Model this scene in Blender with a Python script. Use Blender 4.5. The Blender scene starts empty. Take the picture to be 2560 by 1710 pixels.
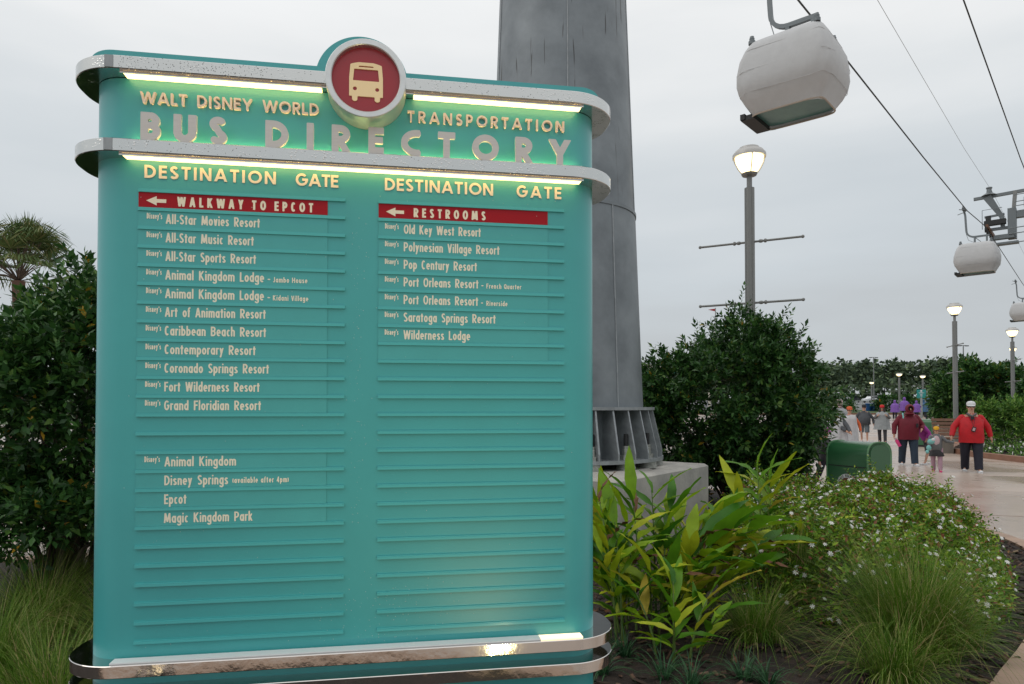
import bpy, bmesh, math, random
import numpy as np
from mathutils import Vector, Matrix, Quaternion
R = math.radians
sc = bpy.context.scene
col = sc.collection
rnd = random.Random(7)

# ------------------------------------------------------------------ camera
cam_d = bpy.data.cameras.new('camera'); cam = bpy.data.objects.new('camera', cam_d); col.objects.link(cam)
cam.location = (0, 0, 1.65); cam.rotation_euler = (R(91.05), 0, 0)
cam_d.sensor_width = 36; cam_d.lens = 24.005; cam_d.shift_y = 0.0514
cam_d.clip_start = .05; cam_d.clip_end = 3000
sc.camera = cam
sc.render.resolution_x = 1024; sc.render.resolution_y = 684

# ------------------------------------------------------------------ sky, sun, exposure
SUN_EL, SUN_AZ = R(48), R(250)
w = bpy.data.worlds.new('World'); sc.world = w; w.use_nodes = True
nt = w.node_tree; nt.nodes.clear()
def wn(t, **k):
    n = nt.nodes.new(t)
    for a, b in k.items(): setattr(n, a, b)
    return n
out = wn('ShaderNodeOutputWorld')
sky = wn('ShaderNodeTexSky', sky_type='NISHITA', sun_disc=False, sun_elevation=SUN_EL, sun_rotation=SUN_AZ, dust_density=3.0)
bg1 = wn('ShaderNodeBackground'); bg1.inputs[1].default_value = .07
nt.links.new(sky.outputs[0], bg1.inputs[0])
# overcast: brighter overhead than at the horizon, broken by soft cloud bands
tc = wn('ShaderNodeTexCoord'); sx = wn('ShaderNodeSeparateXYZ'); nt.links.new(tc.outputs['Generated'], sx.inputs[0])
ramp = wn('ShaderNodeValToRGB'); el = ramp.color_ramp.elements
el[0].position = 0.0; el[0].color = (.51, .54, .56, 1)
el[1].position = 1.0; el[1].color = (1.22, 1.22, 1.22, 1)
for p, c in ((.08, (.56, .595, .62, 1)), (.20, (.63, .68, .715, 1)), (.34, (.725, .765, .79, 1)), (.50, (.90, .915, .92, 1))):
    e_ = el.new(p); e_.color = c
mp = wn('ShaderNodeMapping'); mp.inputs['Scale'].default_value = (1.3, 1.3, 6.5)
nt.links.new(tc.outputs['Generated'], mp.inputs[0])
nz = wn('ShaderNodeTexNoise'); nz.inputs['Scale'].default_value = 1.6; nz.inputs['Detail'].default_value = 5; nz.inputs['Roughness'].default_value = .45
nt.links.new(mp.outputs[0], nz.inputs['Vector'])
ab = wn('ShaderNodeMath', operation='MAXIMUM'); ab.inputs[1].default_value = 0; nt.links.new(sx.outputs['Z'], ab.inputs[0])
nsub = wn('ShaderNodeMath', operation='MULTIPLY_ADD'); nsub.inputs[1].default_value = .40; nsub.inputs[2].default_value = -.205
nt.links.new(nz.outputs[0], nsub.inputs[0])
ad = wn('ShaderNodeMath', operation='ADD'); nt.links.new(ab.outputs[0], ad.inputs[0]); nt.links.new(nsub.outputs[0], ad.inputs[1])
nt.links.new(ad.outputs[0], ramp.inputs[0])
bg2 = wn('ShaderNodeBackground'); bg2.inputs[1].default_value = 1.0; nt.links.new(ramp.outputs[0], bg2.inputs[0])
mx = wn('ShaderNodeMixShader'); mx.inputs[0].default_value = .93
nt.links.new(bg1.outputs[0], mx.inputs[1]); nt.links.new(bg2.outputs[0], mx.inputs[2]); nt.links.new(mx.outputs[0], out.inputs[0])

sd = bpy.data.lights.new('sun', 'SUN'); sd.energy = .5; sd.angle = R(40); sd.color = (1, .96, .9)
sun = bpy.data.objects.new('sun', sd); col.objects.link(sun)
# direction towards the sun: azimuth clockwise from +Y
sdir = Vector((math.sin(SUN_AZ) * math.cos(SUN_EL), math.cos(SUN_AZ) * math.cos(SUN_EL), math.sin(SUN_EL)))
sun.rotation_euler = sdir.to_track_quat('Z', 'Y').to_euler()
vs = sc.view_settings; vs.view_transform = 'Standard'; vs.look = 'None'; vs.exposure = 0; vs.gamma = 1; vs.use_curve_mapping = False

# ------------------------------------------------------------------ materials
def mat(name, color, rough=.6, metal=0, var=0, vscale=4, bump=0, bscale=40, color2=None, island=None, emit=None, es=0,
        trans=0, coat=0, spec=.5, stretch=None, objvar=None, wet=0):
    m = bpy.data.materials.new(name); m.use_nodes = True; n = m.node_tree; b = n.nodes['Principled BSDF']; L = n.links.new
    b.inputs['Base Color'].default_value = (*color, 1); b.inputs['Roughness'].default_value = rough; b.inputs['Metallic'].default_value = metal
    b.inputs['Coat Weight'].default_value = coat; b.inputs['Coat Roughness'].default_value = .32 if name == 'teal_paint' else .12; b.inputs['Specular IOR Level'].default_value = spec
    tcn = n.nodes.new('ShaderNodeTexCoord'); vec = tcn.outputs['Object']
    if stretch:
        mpn = n.nodes.new('ShaderNodeMapping'); mpn.inputs['Scale'].default_value = stretch; L(vec, mpn.inputs[0]); vec = mpn.outputs[0]
    cur = None
    if island or objvar:
        rp = n.nodes.new('ShaderNodeValToRGB'); stops = island or objvar
        src = n.nodes.new('ShaderNodeNewGeometry').outputs['Random Per Island'] if island else n.nodes.new('ShaderNodeObjectInfo').outputs['Random']
        L(src, rp.inputs[0]); ce = rp.color_ramp.elements
        ce[0].position = stops[0][0]; ce[0].color = (*stops[0][1], 1); ce[1].position = stops[-1][0]; ce[1].color = (*stops[-1][1], 1)
        for p, c in stops[1:-1]:
            q = ce.new(p); q.color = (*c, 1)
        cur = rp.outputs[0]
    if color2 is not None or var:
        ns = n.nodes.new('ShaderNodeTexNoise'); ns.inputs['Scale'].default_value = vscale; ns.inputs['Detail'].default_value = 6; ns.inputs['Roughness'].default_value = .6
        L(vec, ns.inputs['Vector'])
        rr = n.nodes.new('ShaderNodeMapRange'); rr.inputs[1].default_value = .35; rr.inputs[2].default_value = .65; L(ns.outputs[0], rr.inputs[0])
        mxn = n.nodes.new('ShaderNodeMix'); mxn.data_type = 'RGBA'; L(rr.outputs[0], mxn.inputs[0])
        c2 = color2 if color2 is not None else tuple(max(0, c * (1 - var)) for c in color)
        if cur:
            mxn.blend_type = 'MULTIPLY'; L(cur, mxn.inputs[6]); mxn.inputs[7].default_value = (1 - var, 1 - var, 1 - var, 1)
        else:
            mxn.inputs[6].default_value = (*color, 1); mxn.inputs[7].default_value = (*c2, 1)
        cur = mxn.outputs[2]
    if wet:
        n2 = n.nodes.new('ShaderNodeTexNoise'); n2.inputs['Scale'].default_value = wet; n2.inputs['Detail'].default_value = 4; L(vec, n2.inputs['Vector'])
        r2 = n.nodes.new('ShaderNodeMapRange'); r2.inputs[1].default_value = .42; r2.inputs[2].default_value = .6; r2.inputs[3].default_value = rough * .35; r2.inputs[4].default_value = rough
        L(n2.outputs[0], r2.inputs[0]); L(r2.outputs[0], b.inputs['Roughness'])
    if cur: L(cur, b.inputs['Base Color'])
    if bump:
        nb = n.nodes.new('ShaderNodeTexNoise'); nb.inputs['Scale'].default_value = bscale; nb.inputs['Detail'].default_value = 5; L(vec, nb.inputs['Vector'])
        bp = n.nodes.new('ShaderNodeBump'); bp.inputs['Strength'].default_value = bump; bp.inputs['Distance'].default_value = .02
        L(nb.outputs[0], bp.inputs['Height']); L(bp.outputs[0], b.inputs['Normal'])
    if emit:
        b.inputs['Emission Color'].default_value = (*emit, 1); b.inputs['Emission Strength'].default_value = es
    if trans:
        t = n.nodes.new('ShaderNodeBsdfTranslucent'); ms = n.nodes.new('ShaderNodeMixShader'); ms.inputs[0].default_value = trans
        if cur: L(cur, t.inputs[0])
        else: t.inputs[0].default_value = (*color, 1)
        L(b.outputs[0], ms.inputs[1]); L(t.outputs[0], ms.inputs[2]); L(ms.outputs[0], n.nodes['Material Output'].inputs[0])
    return m

def chrome_drops(name):
    m = mat(name, (.62, .62, .60), .18, 1); n = m.node_tree; L = n.links.new; b = n.nodes['Principled BSDF']
    t = n.nodes.new('ShaderNodeTexCoord'); v = n.nodes.new('ShaderNodeTexVoronoi'); v.inputs['Scale'].default_value = 120; L(t.outputs['Object'], v.inputs['Vector'])
    r = n.nodes.new('ShaderNodeMapRange'); r.inputs[1].default_value = .0; r.inputs[2].default_value = .38; r.inputs[3].default_value = 1; r.inputs[4].default_value = 0; L(v.outputs['Distance'], r.inputs[0])
    no = n.nodes.new('ShaderNodeTexNoise'); no.inputs['Scale'].default_value = 22; L(t.outputs['Object'], no.inputs['Vector'])
    g = n.nodes.new('ShaderNodeMapRange'); g.inputs[1].default_value = .52; g.inputs[2].default_value = .62; L(no.outputs[0], g.inputs[0])
    mu = n.nodes.new('ShaderNodeMath'); mu.operation = 'MULTIPLY'; L(r.outputs[0], mu.inputs[0]); L(g.outputs[0], mu.inputs[1])
    bp = n.nodes.new('ShaderNodeBump'); bp.inputs['Strength'].default_value = .5; bp.inputs['Distance'].default_value = .0022; L(mu.outputs[0], bp.inputs['Height']); L(bp.outputs[0], b.inputs['Normal'])
    return m

M = {}
M['teal'] = mat('teal_paint', (.046, .37, .375), .38, coat=.45, var=.07, vscale=3, bump=.04, bscale=9)
M['teal_plate'] = mat('teal_plate', (.06, .385, .385), .42, coat=.25, var=.06, vscale=8)
M['teal_rail'] = mat('teal_rail', (.065, .43, .43), .36, coat=.3)
M['chrome'] = chrome_drops('wet_chrome')
M['chrome_clean'] = mat('polished_steel', (.66, .63, .60), .07, 1, bump=.05, bscale=12)
M['ring'] = mat('silver_ring', (.66, .67, .66), .38, .9, var=.08, vscale=30)
M['alu'] = mat('brushed_aluminium', (.60, .575, .55), .5, .2, var=.08, vscale=25, stretch=(1, 1, 14))
M['cream'] = mat('cream_letter', (.80, .68, .58), .6, spec=.2)
M['cream_print'] = mat('cream_print', (.82, .76, .61), .5)
M['red'] = mat('red_panel', (.33, .004, .012), .5, spec=.25)
M['red_disc'] = mat('red_disc', (.33, .012, .022), .35, coat=.3)
M['dest'] = mat('pale_cream_letter', (.90, .79, .60), .6, spec=.2)
M['icon'] = mat('cream_icon', (.95, .74, .42), .5)
M['lamp'] = mat('lit_strip', (1, .9, .7), .5, emit=(1, .67, .26), es=3.5)
M['dimlamp'] = mat('dim_lit_strip', (1, .9, .7), .5, emit=(1, .74, .42), es=1.25)
M['uplamp'] = mat('lit_uplight', (1, .9, .7), .5, emit=(1, .72, .26), es=16)
M['diffuser'] = mat('unlit_diffuser', (.72, .74, .74), .3)
M['galv'] = mat('galvanised_steel', (.235, .262, .28), .5, .3, color2=(.15, .17, .185), vscale=1.6, bump=.05, bscale=14)
M['galv_light'] = mat('galvanised_plate', (.34, .365, .38), .45, .35, var=.3, vscale=9)
M['bolt'] = mat('grey_bolt', (.40, .41, .38), .5, .3, var=.3, vscale=25)
M['concrete'] = mat('cast_concrete', (.44, .42, .38), .8, color2=(.30, .29, .27), vscale=2.2, bump=.25, bscale=22)
M['post'] = mat('lamp_post_paint', (.22, .225, .22), .5, .3)
M['lampcap'] = mat('lamp_cap', (.48, .47, .45), .45, .3)
M['bulb'] = mat('lit_glass', (1, .9, .7), .4, emit=(1, .80, .42), es=3.2)
M['cable'] = mat('dark_cable', (.055, .06, .06), .6, .3)
M['cover'] = mat('white_fabric_wrap', (.60, .605, .61), .7, var=.06, vscale=5, bump=.18, bscale=5, trans=.12)
M['hanger'] = mat('hanger_steel', (.17, .19, .20), .5, .4)
M['dark'] = mat('dark_rubber', (.018, .019, .02), .6)
M['cabin_glass'] = mat('cabin_underside', (.10, .22, .20), .3, color2=(.05, .14, .14), vscale=1.5)
M['rope_rim'] = mat('cover_hem', (.42, .36, .30), .8)
M['mulch'] = mat('mulch_soil', (.038, .024, .017), .9, color2=(.012, .008, .006), vscale=14, bump=1.0, bscale=45)
M['chip'] = mat('mulch_chip', (.05, .03, .02), .85, island=((0, (.012, .008, .006)), (.6, (.045, .026, .017)), (.93, (.12, .065, .04)), (1, (.22, .15, .10))))
M['pave'] = mat('plaza_concrete', (.44, .345, .28), .5, color2=(.35, .275, .225), vscale=.7, bump=.12, bscale=30, wet=.35, spec=.6)
M['slab'] = mat('pavement_slab', (.42, .30, .23), .48, objvar=((0, (.39, .30, .24)), (.5, (.46, .365, .30)), (1, (.53, .43, .36))), var=.22, vscale=.9, bump=.12, bscale=30, wet=.4, spec=.6)
M['kerb'] = mat('tan_kerb', (.40, .27, .19), .6, var=.25, vscale=3, bump=.2, bscale=30)
M['kerb_brown'] = mat('brown_kerb', (.27, .135, .085), .6, var=.25, vscale=3)
M['verge'] = mat('verge_grass', (.055, .10, .025), .9, var=.4, vscale=.4)
M['asphalt'] = mat('wet_asphalt', (.10, .10, .10), .45, var=.2, vscale=.2)
G = lambda *s: s
M['leaf_dark'] = mat('glossy_dark_leaf', (.03, .075, .02), .42, trans=.18, island=((0, (.016, .055, .014)), (.5, (.034, .10, .022)), (.85, (.065, .165, .035)), (.985, (.12, .21, .04)), (1, (.45, .25, .02))), spec=0.35)
M['leaf_mid'] = mat('mid_green_leaf', (.06, .12, .03), .5, trans=.2, island=((0, (.04, .11, .02)), (.6, (.10, .22, .035)), (1, (.20, .31, .06))), spec=0.2)
M['leaf_jas'] = mat('jasmine_leaf', (.07, .13, .03), .5, trans=.22, island=((0, (.045, .13, .010)), (.45, (.11, .225, .015)), (.80, (.26, .38, .028)), (.9, (.26, .14, .05)), (1, (.26, .08, .06))), spec=0.2)
M['frond'] = mat('palm_frond', (.05, .085, .03), .6, trans=.15, spec=.2, island=((0, (.05, .09, .025)), (.7, (.11, .165, .05)), (1, (.20, .19, .08))))
M['leaf_far'] = mat('hazed_foliage', (.035, .055, .03), .8, trans=.1, island=((0, (.075, .105, .075)), (.6, (.11, .155, .095)), (1, (.155, .205, .105))), spec=0)  # haze over the far wood is put into this paler, greyer leaf colour
M['ginger'] = mat('ginger_leaf', (.15, .25, .03), .45, trans=.32, objvar=((0, (.045, .17, .012)), (.3, (.14, .33, .014)), (.62, (.30, .47, .016)), (.9, (.52, .56, .03)), (1, (.55, .40, .06))), var=.25, vscale=9, spec=0.3)
M['dry'] = mat('dry_leaf', (.16, .07, .03), .8, var=.4, vscale=10)
M['cane'] = mat('ginger_cane', (.12, .19, .04), .5, var=.3, vscale=5)
M['blade'] = mat('grass_blade', (.07, .12, .025), .5, trans=.25, island=((0, (.05, .14, .010)), (.55, (.11, .205, .018)), (.82, (.21, .29, .05)), (.93, (.42, .38, .17)), (1, (.42, .28, .14))), spec=0.2)
M['blade_thin'] = mat('thin_grass_blade', (.06, .09, .03), .55, trans=.2, island=((0, (.035, .07, .018)), (.6, (.09, .15, .03)), (.9, (.18, .19, .065)), (1, (.3, .22, .11))), spec=0.2)
M['liriope'] = mat('lilyturf_blade', (.03, .10, .04), .4, trans=.2, island=((0, (.02, .07, .03)), (1, (.06, .15, .06))), spec=0.2)
M['petal'] = mat('white_petal', (.88, .87, .85), .5, trans=.25)
M['bark'] = mat('bark', (.10, .075, .055), .9, var=.4, vscale=12)
M['palm_bark'] = mat('palm_bark', (.16, .09, .065), .9, var=.4, vscale=12)
M['can_green'] = mat('green_can', (.022, .115, .042), .38, coat=.4, var=.06, vscale=3)
M['can_light'] = mat('green_can_edge', (.12, .27, .13), .4)
M['skin'] = mat('skin', (.52, .29, .20), .55)
M['white'] = mat('white_cloth', (.62, .63, .64), .7)
M['black'] = mat('black_cloth', (.015, .016, .02), .7)
M['hair'] = mat('dark_hair', (.02, .012, .01), .6)
M['lips'] = mat('lips', (.35, .10, .08), .6)
def cloth(name, c, **k): M[name] = mat(name, c, k.pop('rough', .7), var=.2, vscale=9, bump=.3, bscale=12, **k); return M[name]
for k_, c_ in dict(red_jacket=(.52, .006, .014), navy=(.008, .009, .022), maroon=(.15, .004, .018), denim=(.012, .03, .055), magenta=(.33, .03, .28), purple=(.22, .10, .42),
                   blue_poncho=(.045, .13, .26), grey_shirt=(.06, .065, .075), grey_short=(.13, .16, .18), mid_grey=(.13, .135, .14), charcoal=(.035, .035, .04),
                   yellow=(.75, .40, .01), pink=(.65, .05, .20), orange=(.65, .12, .03), teal_cloth=(.20, .50, .48), pale_pink=(.55, .40, .42), legging=(.42, .26, .32), bright_red=(.62, .01, .015)).items(): cloth(k_, c_)
M['poncho'] = mat('clear_wet_poncho', (.42, .45, .46), .32, var=.25, vscale=8, bump=.5, bscale=9, trans=.25)
M['poncho_white'] = mat('white_poncho', (.66, .67, .69), .35, var=.15, vscale=8, bump=.5, bscale=9, trans=.25)
M['wood'] = mat('bench_wood', (.17, .08, .045), .6, var=.3, vscale=8)
M['stone'] = mat('bench_stone', (.17, .15, .125), .8, var=.3, vscale=4)
M['sign_teal'] = mat('panel_teal', (.02, .26, .24), .5)
M['cream_wall'] = mat('cream_wall', (.62, .58, .48), .7)
M['car_dark'] = mat('dark_car_paint', (.015, .018, .025), .25, coat=.6)
M['car_white'] = mat('white_car_paint', (.62, .63, .64), .3, coat=.6)
M['glass_dark'] = mat('tinted_glass', (.02, .025, .03), .08)
M['blue'] = mat('blue_plastic', (.01, .07, .22), .4)
M['flag'] = mat('red_flag', (.40, .02, .03), .7)
M['metal_rail'] = mat('pale_railing', (.32, .34, .33), .5)

# ------------------------------------------------------------------ mesh tools
class MB:
    def __init__(s): s.v = []; s.f = []
    def add(s, v, f):
        o = len(s.v); s.v += [tuple(p) for p in v]; s.f += [tuple(i + o for i in q) for q in f]; return s
    def box(s, a, b, rot=None):
        x0, y0, z0 = a; x1, y1, z1 = b
        v = [(x0, y0, z0), (x1, y0, z0), (x1, y1, z0), (x0, y1, z0), (x0, y0, z1), (x1, y0, z1), (x1, y1, z1), (x0, y1, z1)]
        if rot is not None: v = [tuple(rot @ Vector(p)) for p in v]
        return s.add(v, [(0, 3, 2, 1), (4, 5, 6, 7), (0, 1, 5, 4), (1, 2, 6, 5), (2, 3, 7, 6), (3, 0, 4, 7)])
    def cbox(s, c, d, rot=None):
        c = Vector(c); m_ = Matrix.Translation(c) @ (rot.to_4x4() if rot is not None else Matrix.Identity(4))
        return s.box([-q / 2 for q in d], [q / 2 for q in d], m_)
    def tube(s, pts, rad, n=8, cap=True):
        pts = [Vector(p) for p in pts]; k = len(pts)
        rad = [rad] * k if not hasattr(rad, '__len__') else rad
        v = []; up = None
        for i, p in enumerate(pts):
            d = (pts[min(i + 1, k - 1)] - pts[max(i - 1, 0)]).normalized()
            if up is None: up = d.orthogonal().normalized()
            else:
                up = (up - d * up.dot(d)); up = up.normalized() if up.length > 1e-6 else d.orthogonal().normalized()
            sd_ = d.cross(up)
            for j in range(n):
                a = 2 * math.pi * j / n; v.append(p + (up * math.cos(a) + sd_ * math.sin(a)) * rad[i])
        f = [(i * n + j, i * n + (j + 1) % n, (i + 1) * n + (j + 1) % n, (i + 1) * n + j) for i in range(k - 1) for j in range(n)]
        if cap: f += [tuple(reversed(range(n))), tuple((k - 1) * n + j for j in range(n))]
        return s.add(v, f)
    def lathe(s, prof, n=24, c=(0, 0, 0), sx=1, sy=1, wob=None):
        v = []; k = len(prof)
        for i, (r, z) in enumerate(prof):
            for j in range(n):
                a = 2 * math.pi * j / n; q = r * (wob(a, i / (k - 1)) if wob else 1)
                v.append((c[0] + q * math.cos(a) * sx, c[1] + q * math.sin(a) * sy, c[2] + z))
        f = [(i * n + j, i * n + (j + 1) % n, (i + 1) * n + (j + 1) % n, (i + 1) * n + j) for i in range(k - 1) for j in range(n)]
        if prof[0][0] > 1e-5: f.append(tuple(reversed(range(n))))
        if prof[-1][0] > 1e-5: f.append(tuple((k - 1) * n + j for j in range(n)))
        return s.add(v, f)
    def ball(s, c, r, n=12, k=7, rot=None):
        rx, ry, rz = (r, r, r) if not hasattr(r, '__len__') else r
        v = []
        for i in range(k + 1):
            t = -math.pi / 2 + math.pi * i / k
            for j in range(n):
                a = 2 * math.pi * j / n; p = Vector((rx * math.cos(t) * math.cos(a), ry * math.cos(t) * math.sin(a), rz * math.sin(t)))
                if rot is not None: p = rot @ p
                v.append((c[0] + p.x, c[1] + p.y, c[2] + p.z))
        return s.add(v, [(i * n + j, i * n + (j + 1) % n, (i + 1) * n + (j + 1) % n, (i + 1) * n + j) for i in range(k) for j in range(n)])
    def prism(s, poly, z0, z1):          # outline in xy, extruded along z
        n = len(poly)
        return s.add([(x, y, z0) for x, y in poly] + [(x, y, z1) for x, y in poly],
                     [tuple(reversed(range(n))), tuple(range(n, 2 * n))] + [(i, (i + 1) % n, n + (i + 1) % n, n + i) for i in range(n)])
    def prism_y(s, poly, y0, y1):        # outline in xz, extruded along y
        n = len(poly)
        return s.add([(x, y0, z) for x, z in poly] + [(x, y1, z) for x, z in poly],
                     [tuple(range(n)), tuple(reversed(range(n, 2 * n)))] + [(i, n + i, n + (i + 1) % n, (i + 1) % n) for i in range(n)])
    def mesh(s, name, m=None, smooth=None):
        me = bpy.data.meshes.new(name); me.from_pydata(s.v, [], s.f); me.update()
        finish(me, m, smooth); return me
    def build(s, name, m, parent=None, smooth=None, **k):
        return link(name, s.mesh(name, m, smooth), parent, **k)

def finish(me, m, smooth):
    if m: me.materials.append(m)
    if smooth is not None:
        me.shade_smooth()
        if smooth < 180: me.set_sharp_from_angle(angle=R(smooth))

def link(name, data, parent=None, loc=None, rot=None, scale=None, **props):
    o = bpy.data.objects.new(name, data); col.objects.link(o)
    if parent is not None: o.parent = parent
    if loc is not None: o.location = loc
    if rot is not None: o.rotation_euler = rot
    if scale is not None: o.scale = scale
    for k, v in props.items(): o[k] = v
    return o
def thing(name, label, cat, loc=(0, 0, 0), rz=0, group=None):
    o = link(name, None, loc=loc, rot=(0, 0, rz)); o.empty_display_size = .1
    o['label'] = label; o['category'] = cat
    if group: o['group'] = group
    return o
def tag(o, label=None, cat=None, group=None, kind=None):
    for k, v in (('label', label), ('category', cat), ('group', group), ('kind', kind)):
        if v: o[k] = v
    return o
def kids(o): return [c for c in bpy.data.objects if c.parent == o]
def tree_of(o): return (o, [tree_of(c) for c in kids(o)])
def copy_tree(t, parent=None):
    o, ch = t; c = o.copy(); col.objects.link(c)
    if parent is not None: c.parent = parent
    for q in ch: copy_tree(q, c)
    return c
def np_mesh(name, V, F, m, smooth=False):     # V (N,3), F (M,k) numpy
    me = bpy.data.meshes.new(name); V = np.asarray(V, np.float32); F = np.asarray(F, np.int32)
    me.vertices.add(len(V)); me.vertices.foreach_set('co', V.ravel())
    k = F.shape[1]; me.loops.add(F.size); me.loops.foreach_set('vertex_index', F.ravel())
    me.polygons.add(len(F)); me.polygons.foreach_set('loop_start', np.arange(0, F.size, k, dtype=np.int32))
    me.polygons.foreach_set('loop_total', np.full(len(F), k, np.int32))
    if smooth: me.polygons.foreach_set('use_smooth', np.ones(len(F), bool))
    me.update(calc_edges=True); me.materials.append(m); return me

def rays_(u, v):                             # helper: image point of the full photograph -> world direction (metres per metre of depth)
    F = 1707.; P = R(1.05); x = (u - 1280) / F; y = -(v - 986.7) / F
    d = Vector((x, math.cos(P) - y * math.sin(P), math.sin(P) + y * math.cos(P))); return d / d.y
def at(u, v, Y):
    d = rays_(u, v) * Y; return Vector((d.x, Y, d.z + 1.65))
def gz(y): return max(0., (y - 34) * .0207)
def on_ground(u, Y): return Vector((rays_(u, 1018).x * Y, Y, gz(Y)))

# ------------------------------------------------------------------ lettering (stroke letters, contoured to solid meshes)
def seg(X, Y, a, b, h, ba, bb):
    dx, dy = b[0] - a[0], b[1] - a[1]; Ln = math.hypot(dx, dy) or 1e-9; dx /= Ln; dy /= Ln
    t = (X - a[0]) * dx + (Y - a[1]) * dy; p = np.abs(-(X - a[0]) * dy + (Y - a[1]) * dx)
    o0 = -t; o1 = t - Ln; ou = np.maximum(o0, o1)
    rnd_ = np.hypot(p, np.maximum(ou, 0)) - h; flat = np.maximum(p - h, ou)
    end_b = o1 > o0
    use_flat = np.where(end_b, bb, ba)
    return np.where(use_flat & (ou > 0), flat, np.where(use_flat, np.maximum(p - h, ou), rnd_))
def arc(cx, cy, rx, ry, a0, a1, n=14):
    return [(cx + rx * math.cos(R(a0 + (a1 - a0) * i / n)), cy + ry * math.sin(R(a0 + (a1 - a0) * i / n))) for i in range(n + 1)]
XH = .71
def glyph(ch, w, t):
    """strokes of a letter of cap height 1 and width w, half stroke t; returns (strokes, ylo, yhi)"""
    l, r, b, T, c = t, w - t, t, 1 - t, w / 2
    S = []; lo, hi = 0., 1.
    x1 = XH; xT = XH - t
    L_ = lambda *p: S.append((list(p), False))
    bowl = lambda cx, cy, rx, ry, a0, a1: S.append((arc(cx, cy, rx, ry, a0, a1), False))
    full = lambda cx, cy, rx, ry: S.append((arc(cx, cy, rx, ry, 0, 360, 28), True))
    if ch == 'A': L_((t * .75, -.05), (c, 1.0 + .02)); L_((w - t * .75, -.05), (c, 1.02)); L_((w * .22, .30), (w * .78, .30))
    elif ch == 'B':
        L_((l, 0), (l, 1)); m = .53; q = w * .5
        L_((l, T), (q, T)); L_((l, m), (q, m)); L_((l, b), (q, b)); bowl(q, (T + m) / 2, (r - q) * .88, (T - m) / 2, -90, 90); bowl(q, (b + m) / 2, r - q, (m - b) / 2, -90, 90)
    elif ch == 'C': S.append((arc(r * .98, .5, r - l, T - .5, 78, 282, 20), False)) if w > .6 else S.append((arc(c, .5, c - t, T - .5, 48, 312, 20), False))
    elif ch == 'D':
        L_((l, 0), (l, 1)); q = max(w * .35, l); L_((l, T), (q, T)); L_((l, b), (q, b)); bowl(q, .5, r - q, T - .5, -90, 90)
    elif ch == 'E': L_((l, 0), (l, 1)); L_((l, T), (w, T)); L_((l, .52), (w * .94, .52)); L_((l, b), (w, b))
    elif ch == 'F': L_((l, 0), (l, 1)); L_((l, T), (w, T)); L_((l, .52), (w * .92, .52))
    elif ch == 'G': S.append((arc(c, .5, c - t, T - .5, 45, 360, 22), False)); L_((c + t * .3, .5), (w, .5))
    elif ch == 'H': L_((l, 0), (l, 1)); L_((r, 0), (r, 1)); L_((l, .52), (r, .52))
    elif ch == 'I': L_((c, 0), (c, 1))
    elif ch == 'J': L_((r, 1), (r, .0 + w * .45)); bowl(r - (r - l) / 2, w * .45, (r - l) / 2, w * .45 - b, 0, -150)
    elif ch == 'K': L_((l, 0), (l, 1)); L_((w * .98 - t, 1.05), (l, .42)); L_((l + t, .58), (w - t * .8, -.05))
    elif ch == 'L': L_((l, 0), (l, 1)); L_((l, b), (w, b))
    elif ch == 'M': L_((l * .95, -.02), (l + w * .08, 1.02)); L_((r + t * .05, -.02), (r - w * .08, 1.02)); L_((l + w * .08, 1.02), (c, .1)); L_((r - w * .08, 1.02), (c, .1))
    elif ch == 'N': L_((l, 0), (l, 1)); L_((r, 0), (r, 1)); L_((l, 1.0), (r, 0.0))
    elif ch in 'OQ':
        full(c, .5, c - t, T - .5)
        if ch == 'Q': L_((c, .3), (w, -.02))
    elif ch == 'P': L_((l, 0), (l, 1)); q = w * .45; m = .42; L_((l, T), (q, T)); L_((l, m), (q, m)); bowl(q, (T + m) / 2, r - q, (T - m) / 2, -90, 90)
    elif ch == 'R': L_((l, 0), (l, 1)); q = w * .45; m = .46; L_((l, T), (q, T)); L_((l, m), (q, m)); bowl(q, (T + m) / 2, (r - q) * .95, (T - m) / 2, -90, 90); L_((q - t * .3, m), (w - t * .8, -.05))
    elif ch == 'S':
        u1 = arc(c, .735, (c - t) * .92, T - .735, 35, 250, 16); u2 = arc(c, .265, c - t, .265 - b, 70, -145, 16); S.append((u1 + u2, False))
    elif ch == 'T': L_((c, 0), (c, 1)); L_((0, T), (w, T))
    elif ch == 'U': L_((l, 1), (l, c)); L_((r, 1), (r, c)); bowl(c, max(c, .3), c - t, max(c, .3) - b, 180, 360); L_((l, c), (l, max(c, .3))); L_((r, c), (r, max(c, .3)))
    elif ch == 'V': L_((t * .8, 1.05), (c, -.02)); L_((w - t * .8, 1.05), (c, -.02))
    elif ch == 'W': a = w * .27; L_((t * .8, 1.05), (a, -.02)); L_((c, .98), (a, -.02)); L_((c, .98), (w - a, -.02)); L_((w - t * .8, 1.05), (w - a, -.02))
    elif ch == 'Y': L_((t * .8, 1.05), (c, .42)); L_((w - t * .8, 1.05), (c, .42)); L_((c, 0), (c, .46))
    elif ch in 'adgq':
        L_((r, 0 if ch != 'g' and ch != 'q' else -.1), (r, x1 if ch in 'agq' else 1.04)); full(c, x1 / 2, c - t, x1 / 2 - t)
        hi = 1.04
        if ch == 'g': lo = -.32; bowl(c, -.1, c - t, .2 - t, 0, -160)
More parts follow.
